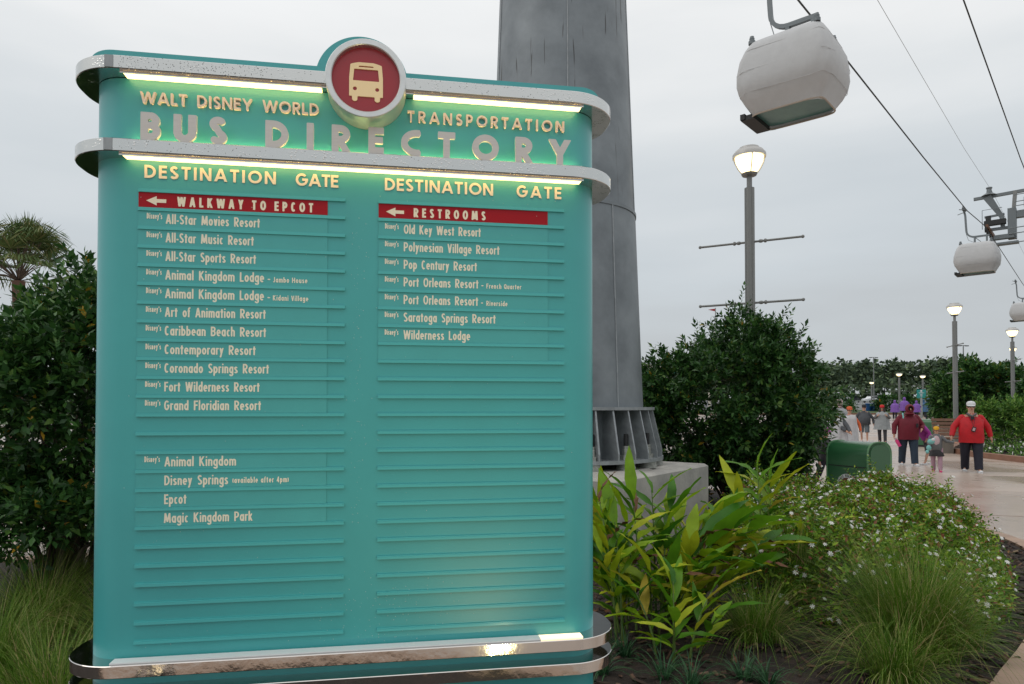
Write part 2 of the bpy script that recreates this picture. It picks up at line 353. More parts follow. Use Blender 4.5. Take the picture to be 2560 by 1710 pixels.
        if ch == 'q': lo = -.28; L_((r, -.28), (r, 0))
    elif ch in 'bp': L_((l, 0 if ch == 'b' else -.28), (l, 1.04 if ch == 'b' else x1)); full(c, x1 / 2, c - t, x1 / 2 - t); hi = 1.04; lo = -.28
    elif ch == 'c': S.append((arc(c + t * .2, x1 / 2, c - t, x1 / 2 - t, 52, 308, 16), False))
    elif ch == 'e': S.append((arc(c, x1 / 2, c - t, x1 / 2 - t, 0, 312, 18), False)); L_((l, x1 / 2), (w, x1 / 2))
    elif ch == 'f': q = w * .42; L_((q, 0), (q, .82)); bowl(q + w * .38, .82, w * .38, 1.04 - t - .82, 180, 80); L_((0, x1 - t * .8), (w * .9, x1 - t * .8)); hi = 1.05
    elif ch == 'h': L_((l, 0), (l, 1.04)); bowl(c, x1 - (c - t) - t, c - t, c - t, 0, 180); L_((r, 0), (r, x1 - (c - t) - t)); hi = 1.05
    elif ch == 'i': L_((c, 0), (c, x1)); L_((c, .84), (c, .84 + 2 * t))
    elif ch == 'k': L_((l, 0), (l, 1.04)); L_((w - t, x1 + .03), (l, .28)); L_((l + t, .42), (w - t * .7, -.03)); hi = 1.05
    elif ch == 'l': L_((c, 0), (c, 1.04)); hi = 1.05
    elif ch == 'm':
        q = (w - 2 * t) / 4
        L_((l, 0), (l, x1)); bowl(l + q, x1 - q - t, q, q, 0, 180); L_((c, 0), (c, x1 - q - t)); bowl(c + q, x1 - q - t, q, q, 0, 180); L_((r, 0), (r, x1 - q - t))
    elif ch == 'n': L_((l, 0), (l, x1)); bowl(c, x1 - (c - t) - t, c - t, c - t, 0, 180); L_((r, 0), (r, x1 - (c - t) - t))
    elif ch == 'o': full(c, x1 / 2, c - t, x1 / 2 - t)
    elif ch == 'r': L_((l, 0), (l, x1)); bowl(l + w * .45, x1 - t - w * .42, w * .45, w * .42, 180, 75)
    elif ch == 's':
        h = x1; u1 = arc(c, h * .73, (c - t) * .95, h * .27 - t, 30, 245, 12); u2 = arc(c, h * .27, c - t, h * .27 - t, 65, -150, 12); S.append((u1 + u2, False))
    elif ch == 't': L_((c, 0), (c, .92)); L_((0, x1 - t * .8), (w, x1 - t * .8))
    elif ch == 'u': L_((l, x1), (l, c)); bowl(c, c, c - t, c - t, 180, 360); L_((r, 0), (r, x1))
    elif ch == 'v': L_((t * .8, x1 + .04), (c, -.02)); L_((w - t * .8, x1 + .04), (c, -.02)); hi = x1
    elif ch == 'w': a = w * .27; L_((t * .8, x1 + .04), (a, -.02)); L_((c, x1 - .02), (a, -.02)); L_((c, x1 - .02), (w - a, -.02)); L_((w - t * .8, x1 + .04), (w - a, -.02)); hi = x1
    elif ch == 'y': L_((t * .8, x1 + .04), (c, .03)); L_((w - t * .8, x1 + .04), (w * .18, -.34)); lo = -.28; hi = x1
    elif ch == '-': L_((0, .33), (w, .33))
    elif ch == "'": L_((c, .72), (c, 1))
    elif ch == '(': S.append((arc(w + .25, .42, w + .18, .62, 145, 215, 8), False)); lo = -.2; hi = 1.1
    elif ch == ')': S.append((arc(-.25, .42, w + .18, .62, -35, 35, 8), False)); lo = -.2; hi = 1.1
    elif ch == '4': L_((w * .7, 0), (w * .7, 1)); L_((0, .26), (w, .26)); L_((t, .26), (w * .7, 1.0))
    return S, lo, hi

def field_mesh(fn, x0, x1, y0, y1, step):
    """marching squares over fn(X,Y)<0 -> verts2d, faces, rim edges"""
    nx = int(math.ceil((x1 - x0) / step)) + 1; ny = int(math.ceil((y1 - y0) / step)) + 1
    xs = x0 + np.arange(nx) * step; ys = y0 + np.arange(ny) * step
    X, Y = np.meshgrid(xs, ys, indexing='ij'); D = fn(X, Y); D = np.where(np.abs(D) < 1e-6, 1e-6, D)
    ins = D < 0; V = []; key = {}; F = []; E = []
    def vid(k, p):
        if k not in key: key[k] = len(V); V.append(p)
        return key[k]
    anyin = ins[:-1, :-1] | ins[1:, :-1] | ins[:-1, 1:] | ins[1:, 1:]
    for i, j in zip(*np.nonzero(anyin)):
        cs = [(i, j), (i + 1, j), (i + 1, j + 1), (i, j + 1)]; poly = []; cross = []
        for q in range(4):
            a = cs[q]; b = cs[(q + 1) % 4]
            if ins[a]: poly.append(vid(a, (X[a], Y[a])))
            if ins[a] != ins[b]:
                k = (min(a, b), max(a, b)); t = D[a] / (D[a] - D[b])
                vi = vid(k, (X[a] + (X[b] - X[a]) * t, Y[a] + (Y[b] - Y[a]) * t)); poly.append(vi); cross.append((vi, ins[a]))
        if len(poly) >= 3:
            F.append(tuple(poly))
            for q in range(len(cross)):
                if cross[q][1]: E.append((cross[q][0], cross[(q + 1) % len(cross)][0]))
    return V, F, E
_gc = {}
def glyph_mesh(ch, w, t, step):
    k = (ch, round(w, 3), round(t, 3), step)
    if k not in _gc:
        S, lo, hi = glyph(ch, w, t)
        def fn(X, Y):
            D = np.full(X.shape, 9.)
            for pts, closed in S:
                n = len(pts) - 1
                for i in range(n):
                    D = np.minimum(D, seg(X, Y, pts[i], pts[i + 1], t, (not closed) and i == 0, (not closed) and i == n - 1))
            return np.maximum(np.maximum(D, lo - Y), Y - hi)
        _gc[k] = field_mesh(fn, -.06, w + .06, lo - .05, hi + .05, step)
    return _gc[k]
WC = dict(A=.50, B=.46, C=.42, D=.48, E=.38, F=.37, G=.48, H=.5, I=.16, J=.32, K=.48, L=.36, M=.62, N=.52, O=.52, P=.44, Q=.5, R=.46, S=.42, T=.40, U=.46, V=.46, W=.72, Y=.46,
          a=.40, b=.40, c=.34, d=.40, e=.40, f=.25, g=.40, h=.38, i=.15, k=.37, l=.15, m=.60, n=.38, o=.40, p=.40, q=.4, r=.26, s=.34, t=.27, u=.38, v=.36, w=.56, y=.37)
WC.update({'-': .2, "'": .14, '(': .16, ')': .16, '4': .42})
WW = dict(A=.86, B=.60, C=.66, D=.74, E=.52, F=.5, G=.86, I=.22, K=.7, L=.48, M=.9, N=.76, O=.94, P=.58, R=.62, S=.56, T=.60, U=.68, V=.8, W=1.20, Y=.80)
def layout(txt, table, gap, space, x0, x1, cap, ws=None):
    """positions of letters so the text spans x0..x1; ws given: letter widths kept and the gaps stretched, else the letters scaled"""
    ws0 = [table.get(c, 0) for c in txt]; n = len(txt)
    units = sum(ws0); gaps = sum((space if (txt[i] == ' ' or txt[i + 1] == ' ') else gap) for i in range(n - 1)); W = (x1 - x0) / cap
    if ws: fw = ws; fg = (W - units * fw) / gaps
    else: fw = fg = W / (units + gaps)
    out_ = []; x = 0
    for i, c in enumerate(txt):
        wd = ws0[i] * fw
        if c != ' ': out_.append((c, x, wd))
        x += wd
        if i < n - 1: x += (space if (c == ' ' or txt[i + 1] == ' ') else gap) * fg
    return [(c, x0 + a * cap, b) for c, a, b in out_]
def letters_mb(items, z0, cap, t, y_back, y_front, step):
    """solid letters in the xz plane; front faces towards -y"""
    mb = MB()
    for c, x, wd in items:
        V, F, E = glyph_mesh(c, wd, t, step); n = len(V)
        vv = [(x + a * cap, y_front, z0 + b * cap) for a, b in V] + [(x + a * cap, y_back, z0 + b * cap) for a, b in V]
        mb.add(vv, [f for f in F] + [(a, b, n + b, n + a) for a, b in E])
    return mb
# ================================================================== the bus directory sign
TH = R(9.54); SC = -.56
EX = Vector((math.cos(TH), math.sin(TH), 0)); NN = Vector((math.sin(TH), -math.cos(TH), 0))
SIGN0 = Vector((0, 2.6, 0)) + EX * SC
def X(s): return s - SC                     # sign coordinate measured from the camera axis -> local x
sign = thing('directory_sign', 'large teal bus directory board with chrome bands, lit strips and cream lettering', 'sign', SIGN0, TH)
def rr(x0, x1, y0, y1, r, n=10):
    p = []
    for cx, cy, a in ((x1 - r, y0 + r, -90), (x1 - r, y1 - r, 0), (x0 + r, y1 - r, 90), (x0 + r, y0 + r, 180)):
        p += [(cx + r * math.cos(R(a + 90 * i / n)), cy + r * math.sin(R(a + 90 * i / n))) for i in range(n + 1)]
    return p
BL, BR, BD = X(-1.500), X(.350), .30
MB().prism(rr(BL, BR, 0, BD, .13, 14), 0.02, 2.803).build('body', M['teal'], sign, 40)
# plinth under the lowest band
MB().prism(rr(BL - .02, BR + .02, -.02, BD + .02, .14, 12), -.05, .35).build('plinth', M['concrete'], sign, 40)
# header board with the round rise behind the medallion
def header_outline():
    x0, x1, zt, zb, r = X(-1.487), X(.345), 2.902, 2.851, .07
    cx, cz, cr = X(-.5635), 2.857, .168
    a = math.degrees(math.asin((zt - cz) / cr))
    p = [(x0, zb), (x1, zb)]
    p += [(x1 - r + r * math.cos(R(t)), zt - r * .6 + r * .6 * math.sin(R(t))) for t in range(0, 91, 10)]
    p += [(cx + cr * math.cos(R(t)), cz + cr * math.sin(R(t))) for t in np.linspace(a, 180 - a, 40)]
    p += [(x0 + r - r * math.sin(R(t)), zt - r * .6 + r * .6 * math.cos(R(t))) for t in range(0, 91, 10)]
    return p
MB().prism_y(header_outline(), .004, .12).build('header_board', M['teal'], sign, 40)
# chrome bands
OV = .07
def band(z0, z1, m):
    V = []; c = .0022
    for ins, z in ((c, z0), (0, z0 + c), (0, z1 - c), (c, z1)):
        V += [(x, y, z) for x, y in rr(BL - .072 + ins, BR + .074 - ins, -OV + ins, BD + OV - ins, .20 - ins, 16)]
    n = len(V) // 4; F = [(i * n + j, i * n + (j + 1) % n, (i + 1) * n + (j + 1) % n, (i + 1) * n + j) for i in range(3) for j in range(n)] + [tuple(reversed(range(n))), tuple(range(3 * n, 4 * n))]
    return MB().add(V, F).build('chrome_band', m, sign, 30)
b1 = band(2.805, 2.850, M['chrome']); b2 = band(2.521, 2.566, M['chrome'])
b3 = band(.738, .781, M['chrome_clean']); b4 = band(.648, .692, M['chrome_clean'])
def strip(par, s0, s1, n0, n1, z0, z1, m, name='light_strip'):
    return MB().box((X(s0), -n1, z0), (X(s1), -n0, z1)).build(name, m, par)
strip(b1, -1.364, -.705, .006, .050, 2.799, 2.8045, M['lamp']); strip(b1, -.375, .262, .006, .050, 2.799, 2.8045, M['lamp'])
strip(b2, -1.364, .262, .006, .050, 2.515, 2.5205, M['lamp'])
strip(b2, -1.35, .262, .004, .018, 2.5665, 2.571, M['uplamp'])
strip(b3, -1.385, .10, .010, .056, .7815, .786, M['diffuser']); strip(b3, .10, .262, .010, .056, .7815, .786, M['dimlamp'])
for bnd, z in ((b1, 2.805), (b2, 2.521)):      # thin lips either side of the strips
    for n0, n1 in ((.051, .055),):
        strip(bnd, -1.372, .268, n0, n1, z - .008, z - .0005, M['chrome_clean'], 'lip')
# joint covers on the bands
for bnd, z0, z1 in ((b1, 2.807, 2.848), (b2, 2.523, 2.564)):
    MB().box((X(-1.415), -OV - .0012, z0), (X(-1.388), -OV + .004, z1)).build('joint_plate', M['galv_light'], bnd)
# medallion
MC, MZ = X(-.544), 2.818
ring = MB(); n_ = 72
prof = [(.119, -.085), (.119, -.108), (.122, -.111), (.139, -.111), (.1415, -.108), (.1415, -.002), (.119, -.002)]
vv = []; 
for (r_, y_) in prof:
    vv += [(MC + r_ * math.cos(2 * math.pi * j / n_), y_, MZ + r_ * math.sin(2 * math.pi * j / n_)) for j in range(n_)]
ring.add(vv, [(i * n_ + j, i * n_ + (j + 1) % n_, (i + 1) * n_ + (j + 1) % n_, (i + 1) * n_ + j) for i in range(len(prof) - 1) for j in range(n_)])
med = ring.build('medallion', M['ring'], sign, 35)
MB().prism_y([(MC + .121 * math.cos(2 * math.pi * j / 64), MZ + .121 * math.sin(2 * math.pi * j / 64)) for j in range(64)], -.090, -.006).build('medallion_disc', M['red_disc'], med, 40)
def box_sdf(X_, Y_, x0, x1, y0, y1, r=0):
    qx = np.abs(X_ - (x0 + x1) / 2) - (x1 - x0) / 2 + r; qy = np.abs(Y_ - (y0 + y1) / 2) - (y1 - y0) / 2 + r
    return np.hypot(np.maximum(qx, 0), np.maximum(qy, 0)) + np.minimum(np.maximum(qx, qy), 0) - r
def bus_fn(A, B):                            # front view of a coach: unit = millimetres
    taper = 1 + np.clip((B - 2) / 58, 0, 1) * .09
    body = box_sdf(A * taper, B, -59, 59, -64, 58, 7)
    body = np.maximum(body, box_sdf(A * taper, B, -59, 59, -90, 58, 14) if False else body)
    square = box_sdf(A, B, -59, 59, -64, -20)
    dome = np.hypot(A, (B + 92)) - 152
    body = np.minimum(np.maximum(body, dome), square)
    wheels = np.minimum(box_sdf(A, B, -49, -30, -82, -50, 9), box_sdf(A, B, 30, 49, -82, -50, 9))
    win = box_sdf(A * (1 + np.clip(B + 8, 0, 60) / 420.), B, -46, 46, -8, 34, 2)
    slot = box_sdf(A, B, -26, 26, 41, 46)
    lamps = np.minimum(np.hypot(A + 39, B + 37) - 7, np.hypot(A - 39, B + 37) - 7)
    return np.maximum(np.maximum(np.minimum(body, wheels), -win), np.maximum(-slot, -lamps))
V, F, E = field_mesh(bus_fn, -64, 64, -90, 64, 2.2); n = len(V)
mb = MB().add([(MC + a * .001, -.0945, MZ + .004 + b * .001) for a, b in V] + [(MC + a * .001, -.0902, MZ + .004 + b * .001) for a, b in V], list(F) + [(a, b, n + b, n + a) for a, b in E])
mb.build('bus_icon', M['icon'], med)
# raised letters of the head: each letter its own part
def raised(txt, s0, s1, z0, cap, m, n0, n1, t, ws, gap=.12, space=.34, dz=0):
    for c, x, wd in layout(txt, WW, gap, space, X(s0), X(s1), cap, ws):
        letters_mb([(c, x, wd)], z0, cap, t, -n0, -n1, .026).build('letter', m, sign)
raised('WALT DISNEY WORLD', -1.3215, -.7165, 2.7145, .0405, M['cream'], .0008, .014, .085, 1.06)
raised('TRANSPORTATION', -.3965, .2030, 2.7140, .0405, M['cream'], .0008, .014, .085, 1.06)
raised('BUS', -1.302, -1.021, 2.567, .0965, M['alu'], .050, .062, .124, 1.10)
raised('DIRECTORY', -.893, .2165, 2.567, .0965, M['alu'], .050, .062, .124, 1.10)
raised('DESTINATION', -1.3075, -.866, 2.4545, .0455, M['dest'], .0008, .004, .095, 1.10)
raised('GATE', -.797, -.6465, 2.4545, .0455, M['dest'], .0008, .004, .095, 1.10)
raised('DESTINATION', -.4785, -.0735, 2.4545, .0455, M['dest'], .0008, .004, .095, 1.10)
raised('GATE', .0175, .1930, 2.4545, .0455, M['dest'], .0008, .004, .095, 1.10)
# letters that stand on the band have small feet
# rails
PITCH = .0656; ZT = 2.4115; RH = .0075
rail = MB().box((0, -.0080, -.0075), (1, -.0002, .0012)).box((0, -.0062, .0014), (1, -.0002, .0045)).mesh('rail', M['teal_rail'])
for s0, s1 in ((-1.327, -.621), (-.502, .2035)):
    for i in range(25):
        link('rail', rail, sign, (X(s0), 0, ZT - i * PITCH), scale=(s1 - s0, 1, 1))
# name plates and their print
DX = {'L': (-1.2985, -1.248), 'R': (-.4775, -.4275)}
def pt3(x, y): return 300 + x / 2.613, 460 + y / 2.613
def s_of(u, v):
    d = rays_(u, v); t = (2.6 * math.cos(TH)) / -(d.dot(NN)); p = d * t; return (p - Vector((0, 2.6, 0))).dot(EX)
def plate(colm, i, texts, red=False, arrow=None):
    s0, s1 = (-1.326, -.684) if colm == 'L' else (-.501, .139)
    zt = ZT - i * PITCH - RH - .0004; zb = ZT - (i + 1) * PITCH + .0050
    p = MB().box((X(s0), -.0032, zb), (X(s1), -.0002, zt)).build('name_plate', M['red'] if red else M['teal_plate'], sign)
    if red: p['label'] = 'red plate with white arrow pointing left'
    mb = MB()
    for txt, a, b, cap, z, t in texts:
        q = letters_mb(layout(txt, WC, .07 if cap > .03 else .12, .24, X(a), X(b), cap), z, cap, t, -.0034, -.0040, .045); mb.add(q.v, q.f)
    if texts: mb.build('lettering', M['cream_print'], p)
    if arrow:
        a, b, z, h = arrow; m_ = a + (b - a) * .52
        pts = [(X(a), z), (X(m_), z + h * .5), (X(m_), z + h * .19), (X(b), z + h * .19), (X(b), z - h * .19), (X(m_), z - h * .19), (X(m_), z - h * .5)]
        MB().prism_y(pts, -.0040, -.0034).build('arrow', M['cream_print'], p)
    return p
def L3(x, y=300): return s_of(300 + x / 2.613, 460 + y / 2.613)
def L4(x, y=300): return s_of(900 + x / 2.613, 480 + y / 2.613)
def L5(x, y=300): return s_of(300 + x / 2.34, 1040 + y / 2.34)
def row(colm, i, L, x0, x1, txt, small=None, disneys=True):
    zb = ZT - (i + 1) * PITCH; T = []
    if disneys:
        a, b = DX[colm]; T.append(("Disney's", a, b, .0200, zb + .0308, .074))
    T.append((txt, L(x0), L(x1), .0342, zb + .0148, .077))
    if small:
        st, a, b, d = small
        if d: T.append(('-', L(d[0]), L(d[1]), .0335, zb + .0150, .06))
        T.append((st, L(a), L(b), .0190 if d else .0205, zb + .0160 if d else zb + .0185, .082))
    plate(colm, i, T)
def redplate(colm, txt, a, b, ar):
    z = ZT - PITCH + .0125
    p = plate(colm, 0, [], True, (ar[0], ar[1], z + .0165, .033))
    q = letters_mb(layout(txt, WC, .30, .34, X(a), X(b), .0345, 1.12), z, .0345, .105, -.0034, -.0040, .045); q.build('lettering', M['cream_print'], p)
redplate('L', 'WALKWAY TO EPCOT', L3(375), L3(1262), (L3(172), L3(303)))
redplate('R', 'RESTROOMS', L4(350), L4(820), (L4(170), L4(287)))
for i, (t, e, sm) in enumerate((('All-Star Movies Resort', 915, None), ('All-Star Music Resort', 876, None), ('All-Star Sports Resort', 891, None),
        ('Animal Kingdom Lodge', 945, ('Jambo House', 1003, 1227, (968, 985))), ('Animal Kingdom Lodge', 945, ('Kidani Village', 1003, 1233, (968, 985))),
        ('Art of Animation Resort', 957, None), ('Caribbean Beach Resort', 960, None), ('Contemporary Resort', 893, None),
        ('Coronado Springs Resort', 980, None), ('Fort Wilderness Resort', 920, None), ('Grand Floridian Resort', 930, None))):
    row('L', i + 1, L3, 301, e, t, sm)
for i, (t, e, sm, dn) in enumerate((('Animal Kingdom', 680, None, True), ('Disney Springs', 635, ('(available after 4pm)', 660, 988, None), False), ('Epcot', 392, None, False), ('Magic Kingdom Park', 778, None, False))):
    row('L', i + 14, L5, 262, e, t, sm, dn)
for i, (t, e, sm) in enumerate((('Old Key West Resort', 788, None), ('Polynesian Village Resort', 910, None), ('Pop Century Resort', 763, None),
        ('Port Orleans Resort', 773, ('French Quarter', 825, 1052, (792, 806))), ('Port Orleans Resort', 771, ('Riverside', 825, 962, (790, 804))), ('Saratoga Springs Resort', 885, None), ('Wilderness Lodge', 720, None))):
    row('R', i + 1, L4, 286, e, t, sm)
plate('R', 8, [])
# water drops on the face
dm = MB(); rd = random.Random(3)
for k in range(420):
    if k < 200: s, z = rd.gauss(-.45, .16), rd.gauss(.86, .10)
    elif k < 300: s, z = rd.gauss(-.575, .02), rd.uniform(1.2, 2.35)
    else: s, z = rd.uniform(-1.4, .27), rd.uniform(.8, 2.45)
    r_ = rd.uniform(.0006, .0016)
    if z < .79 or s < -1.38 or s > .24: continue
    if -.502 < s < .2035 or s < -.621: yb = -.0034 if z > 1.4 else -.0003
    else: yb = -.0003
    dm.ball((X(s), yb, z), (r_, r_ * .6, r_ * 1.2), 6, 4)
dm.build('water_drops', mat('water_drop', (.35, .55, .52), .05), sign, kind='stuff')

bd = MB()
for k in range(380):
    top_ = k % 5 != 0; s = rd.choice((rd.uniform(-1.37, .22), rd.uniform(-1.37, -.9))); z = (2.806 if top_ else 2.522) + .043 * rd.random(); r_ = rd.uniform(.0007, .0017)
    bd.ball((X(s), -OV - .0002, z), (r_, r_ * .55, r_ * rd.uniform(1, 1.6)), 6, 4)
bd.build('band_drops', mat('drop_on_steel', (.25, .26, .26), .08, .9), sign, 180, kind='stuff')

# two in-ground floodlights that wash the board
def flood(s, n, label, en, es):
    p = Vector((0, 2.6, 0)) + EX * s + NN * n
    t = thing('ground_floodlight', label, 'floodlight', (p.x, p.y, 0), TH, 'floodlights in the bed before the board')
    MB().lathe([(.09, 0), (.095, .05), (.085, .09), (.07, .1)], 20).build('housing', M['dark'], t, 40)
    MB().lathe([(.035, .101), (.03, .108), (0, .110)], 20).build('lens', mat('flood_lens', (1, .9, .7), .4, emit=(1, .72, .32), es=es), t)
    if not en: return
    ld = bpy.data.lights.new('flood_beam', 'SPOT'); ld.energy = en; ld.color = (1, .84, .42); ld.spot_size = R(54); ld.spot_blend = 1; ld.shadow_soft_size = .03; ld.specular_factor = .15
    lo = link('flood_beam', ld, t, (0, 0, .14))
    tgt = Vector((0, 2.6, 1.75)) + EX * (-.45); d = tgt - Vector((p.x, p.y, .14))
    lo.rotation_euler = ((Matrix.Rotation(-TH, 3, 'Z') @ d)).to_track_quat('-Z', 'Y').to_euler()
flood(.27, 1.9, 'round black ground floodlight before the right half of the board', 42, 3.5)
flood(-1.9, 1.9, 'round black ground floodlight before the left end of the board', 0, 1.6)
# ================================================================== ground, bed, kerbs, paving
def sheet(name, poly, z, m, **k):
    bm = bmesh.new(); vs_ = [bm.verts.new((x, y, z)) for x, y in poly]; bm.faces.new(vs_); bmesh.ops.triangulate(bm, faces=bm.faces)
    me = bpy.data.meshes.new(name); bm.to_mesh(me); bm.free(); me.materials.append(m); return link(name, me, **k)
# base ground reaches the horizon; it rises gently beyond 34 m
mb = MB(); ys = [-40, 0, 34, 60, 95, 130, 180, 240, 320, 600, 1500]; xs = [-1500, -300, -60, 60, 300, 1500]
gzf = lambda y: gz(min(y, 320))
mb.add([(x, y, gzf(y) - .012) for y in ys for x in xs], [(j * 6 + i, j * 6 + i + 1, (j + 1) * 6 + i + 1, (j + 1) * 6 + i) for j in range(len(ys) - 1) for i in range(5)])
mb.build('ground', M['verge'], kind='structure')
# plaza pavement (one sheet near, following the rise far off)
mb = MB()
P_ = [(-60, -40, 60, -40), (-60, 0, 60, 0), (-60, 34, 60, 34), (-25, 60, 75, 60), (-10, 74, 85, 74)]
mb.add([p for x0, y, x1, _ in P_ for p in ((x0, y, gz(y)), (x1, y, gz(y)))], [(2 * i, 2 * i + 1, 2 * i + 3, 2 * i + 2) for i in range(4)])
mb.build('pavement', M['pave'], kind='structure')
mb = MB(); mb.add([(x, y, gz(y) + .01) for y in (95, 215) for x in (-60, 190)], [(0, 1, 3, 2)]); mb.build('car_park', M['asphalt'], kind='structure')
BED = [(-9.5, .9), (-4, .42), (-.6, .42), (.9, 1.2), (1.75, 2.45), (2.35, 3.5), (2.9, 4.1), (3.66, 4.86), (4.7, 6.1), (5.6, 7.3), (6.05, 8.3), (6.15, 9.4), (5.9, 10.7), (5.3, 12.2), (4.2, 13.3), (2, 13.6), (-.4, 11.6), (-2.2, 8.7), (-5, 7.3), (-9.5, 6.9)]
def smooth_poly(P, n=5):
    out_ = []; k = len(P)
    for i in range(k):
        p0, p1, p2, p3 = (Vector(P[(i + j - 1) % k]) for j in range(4))
        for q in range(n):
            t = q / n; out_.append(tuple(.5 * ((2 * p1) + (p2 - p0) * t + (2 * p0 - 5 * p1 + 4 * p2 - p3) * t * t + (3 * p1 - p0 - 3 * p2 + p3) * t ** 3)))
    return out_
BEDS = smooth_poly(BED, 6)
def inside(P, x, y):
    c = False; n = len(P)
    for i in range(n):
        (x1, y1), (x2, y2) = P[i], P[i - 1]
        if (y1 > y) != (y2 > y) and x < (x2 - x1) * (y - y1) / (y2 - y1) + x1: c = not c
    return c
def edge_d(P, x, y):
    m_ = 9e9
    for i in range(len(P)):
        ax, ay = P[i - 1]; bx, by = P[i]; dx, dy = bx - ax, by - ay; t = max(0, min(1, ((x - ax) * dx + (y - ay) * dy) / (dx * dx + dy * dy + 1e-12)))
        m_ = min(m_, math.hypot(x - ax - t * dx, y - ay - t * dy))
    return m_
# mulch: a bumpy mound inside the bed
def bed_h(x, y):
    d = edge_d(BEDS, x, y); b_ = min(1, d / .5) * .05 + .015
    return b_ + .018 * math.sin(x * 5.1 + 1.3 * y) * math.cos(y * 4.3 - x) * min(1, d / .3)
def mound(name, poly, m, step=.16):
    P = poly; xs = [p[0] for p in P]; ys = [p[1] for p in P]; V = []; key = {}; F = []
    nx = int((max(xs) - min(xs)) / step) + 2; ny = int((max(ys) - min(ys)) / step) + 2
    A = np.array(P); g = {}
    for i in range(nx):
        for j in range(ny):
            x, y = min(xs) + i * step, min(ys) + j * step
            if inside(P, x, y): g[(i, j)] = len(V); V.append((x, y, bed_h(x, y) + rnd.uniform(-.008, .008)))
    for (i, j) in list(g):
        if all(q in g for q in ((i + 1, j), (i + 1, j + 1), (i, j + 1))): F.append((g[(i, j)], g[(i + 1, j)], g[(i + 1, j + 1)], g[(i, j + 1)]))
    me = bpy.data.meshes.new(name); me.from_pydata(V, [], F); me.materials.append(m); me.shade_smooth(); return link(name, me, kind='structure')
sheet('bed_soil', BEDS, .008, M['mulch'], kind='structure')
mound('mulch_bed', BEDS, M['mulch'])
def ribbon(P, off0, off1, z0, z1, closed=True):
    n = len(P); mb = MB(); V = []
    for i in range(n):
        a = Vector(P[i - 1 if closed or i else i]); b = Vector(P[(i + 1) % n if closed or i < n - 1 else i]); d = (b - a).normalized(); nn_ = Vector((d.y, -d.x)); p = Vector(P[i])
        for o_, z in ((off0, z0), (off0, z1), (off1, z1), (off1, z0)): q = p + nn_ * o_; V.append((q.x, q.y, gz(q.y) + z))
    F = []
    for i in range(n if closed else n - 1):
        j = (i + 1) % n
        F += [(i * 4 + k, i * 4 + k + 1, j * 4 + k + 1, j * 4 + k) for k in range(3)]
    return mb.add(V, F)
ribbon(BEDS, -.02, .16, -.01, .035).build('kerb', M['kerb'], kind='structure')
# mulch chips: loose, uncountable
rng = np.random.default_rng(5)
def chips(n, box, name):
    V = []; F = []
    for _ in range(n):
        x, y = rng.uniform(box[0], box[1]), rng.uniform(box[2], box[3])
        if not inside(BEDS, x, y): continue
        l, w_, h = rng.uniform(.012, .05), rng.uniform(.005, .014), rng.uniform(.003, .008); z = bed_h(x, y) + .012
        q = Matrix.Rotation(rng.uniform(0, 6.3), 3, 'Z') @ Matrix.Rotation(rng.normal(0, .3), 3, 'Y') @ Matrix.Rotation(rng.normal(0, .4), 3, 'X'); o = len(V)
        for sx_, sy_, sz_ in ((-1, -1, -1), (1, -.6, -1), (1, .7, -1), (-1, 1, -1), (-.9, -.8, 1), (.9, -.5, 1), (.8, .6, 1), (-.9, .8, 1)):
            p = q @ Vector((l * sx_, w_ * sy_, h * sz_)); V.append((x + p.x, y + p.y, z + p.z))
        F += [(o, o + 1, o + 5, o + 4), (o + 1, o + 2, o + 6, o + 5), (o + 2, o + 3, o + 7, o + 6), (o + 3, o, o + 4, o + 7), (o + 4, o + 5, o + 6, o + 7)]
    return link(name, np_mesh(name, V, F, M['chip']), kind='stuff')
chips(9000, (-4.2, 6.2, 3.0, 8.6), 'mulch_chips')
# paving slabs that can be told apart, laid on the plaza with open joints
pav = bpy.data.objects['pavement']
RIGHT = [(15.1, 17.2), (15.38, 20), (15.5, 22.6), (16.3, 25.2), (18.6, 28.2), (24.5, 37), (33, 50), (42, 62), (90, 62), (90, 17)]
slab_rot = R(-14); k = 0
sl = MB().box((-1, -1, 0), (1, 1, 1)).mesh('slab', M['slab'])
for i in range(-6, 16):
    for j in range(-2, 14):
        c = Vector((i * 3.05, j * 3.4)); c = Vector((c.x * math.cos(slab_rot) - c.y * math.sin(slab_rot), c.x * math.sin(slab_rot) + c.y * math.cos(slab_rot))) + Vector((2, 10))
        if c.y > 33 or c.y < 8 or abs(c.x) > .86 * c.y + 3: continue
        if any(inside(BEDS, c.x + a, c.y + b) for a in (-1.9, 0, 1.9) for b in (-2, 0, 2)): continue
        if inside(RIGHT, c.x + 1.5, c.y) or inside(RIGHT, c.x + 2.2, c.y + 1) or inside(RIGHT, c.x + 2.2, c.y - 1.4): continue
        link('slab', sl, pav, (c.x, c.y, .0008), (0, 0, slab_rot), (1.515, 1.69, .004)); k += 1
# right-hand planter
sheet('planter_soil', RIGHT, .02, M['mulch'], kind='structure')
ribbon(RIGHT[:8], -.02, -.24, -.02, .17, closed=False).build('planter_kerb', M['kerb_brown'], kind='structure')
# grass verge beyond the plaza
mb = MB(); mb.add([(x, y, gz(y) + .05) for y in (75.2, 93) for x in (-30, 110)], [(0, 1, 3, 2)]); mb.build('grass_verge', M['verge'], kind='structure')
MB().box((-30, 74.4, gz(74) - .1), (110, 75.1, gz(75) + .16)).build('verge_kerb', M['kerb_brown'], kind='structure')

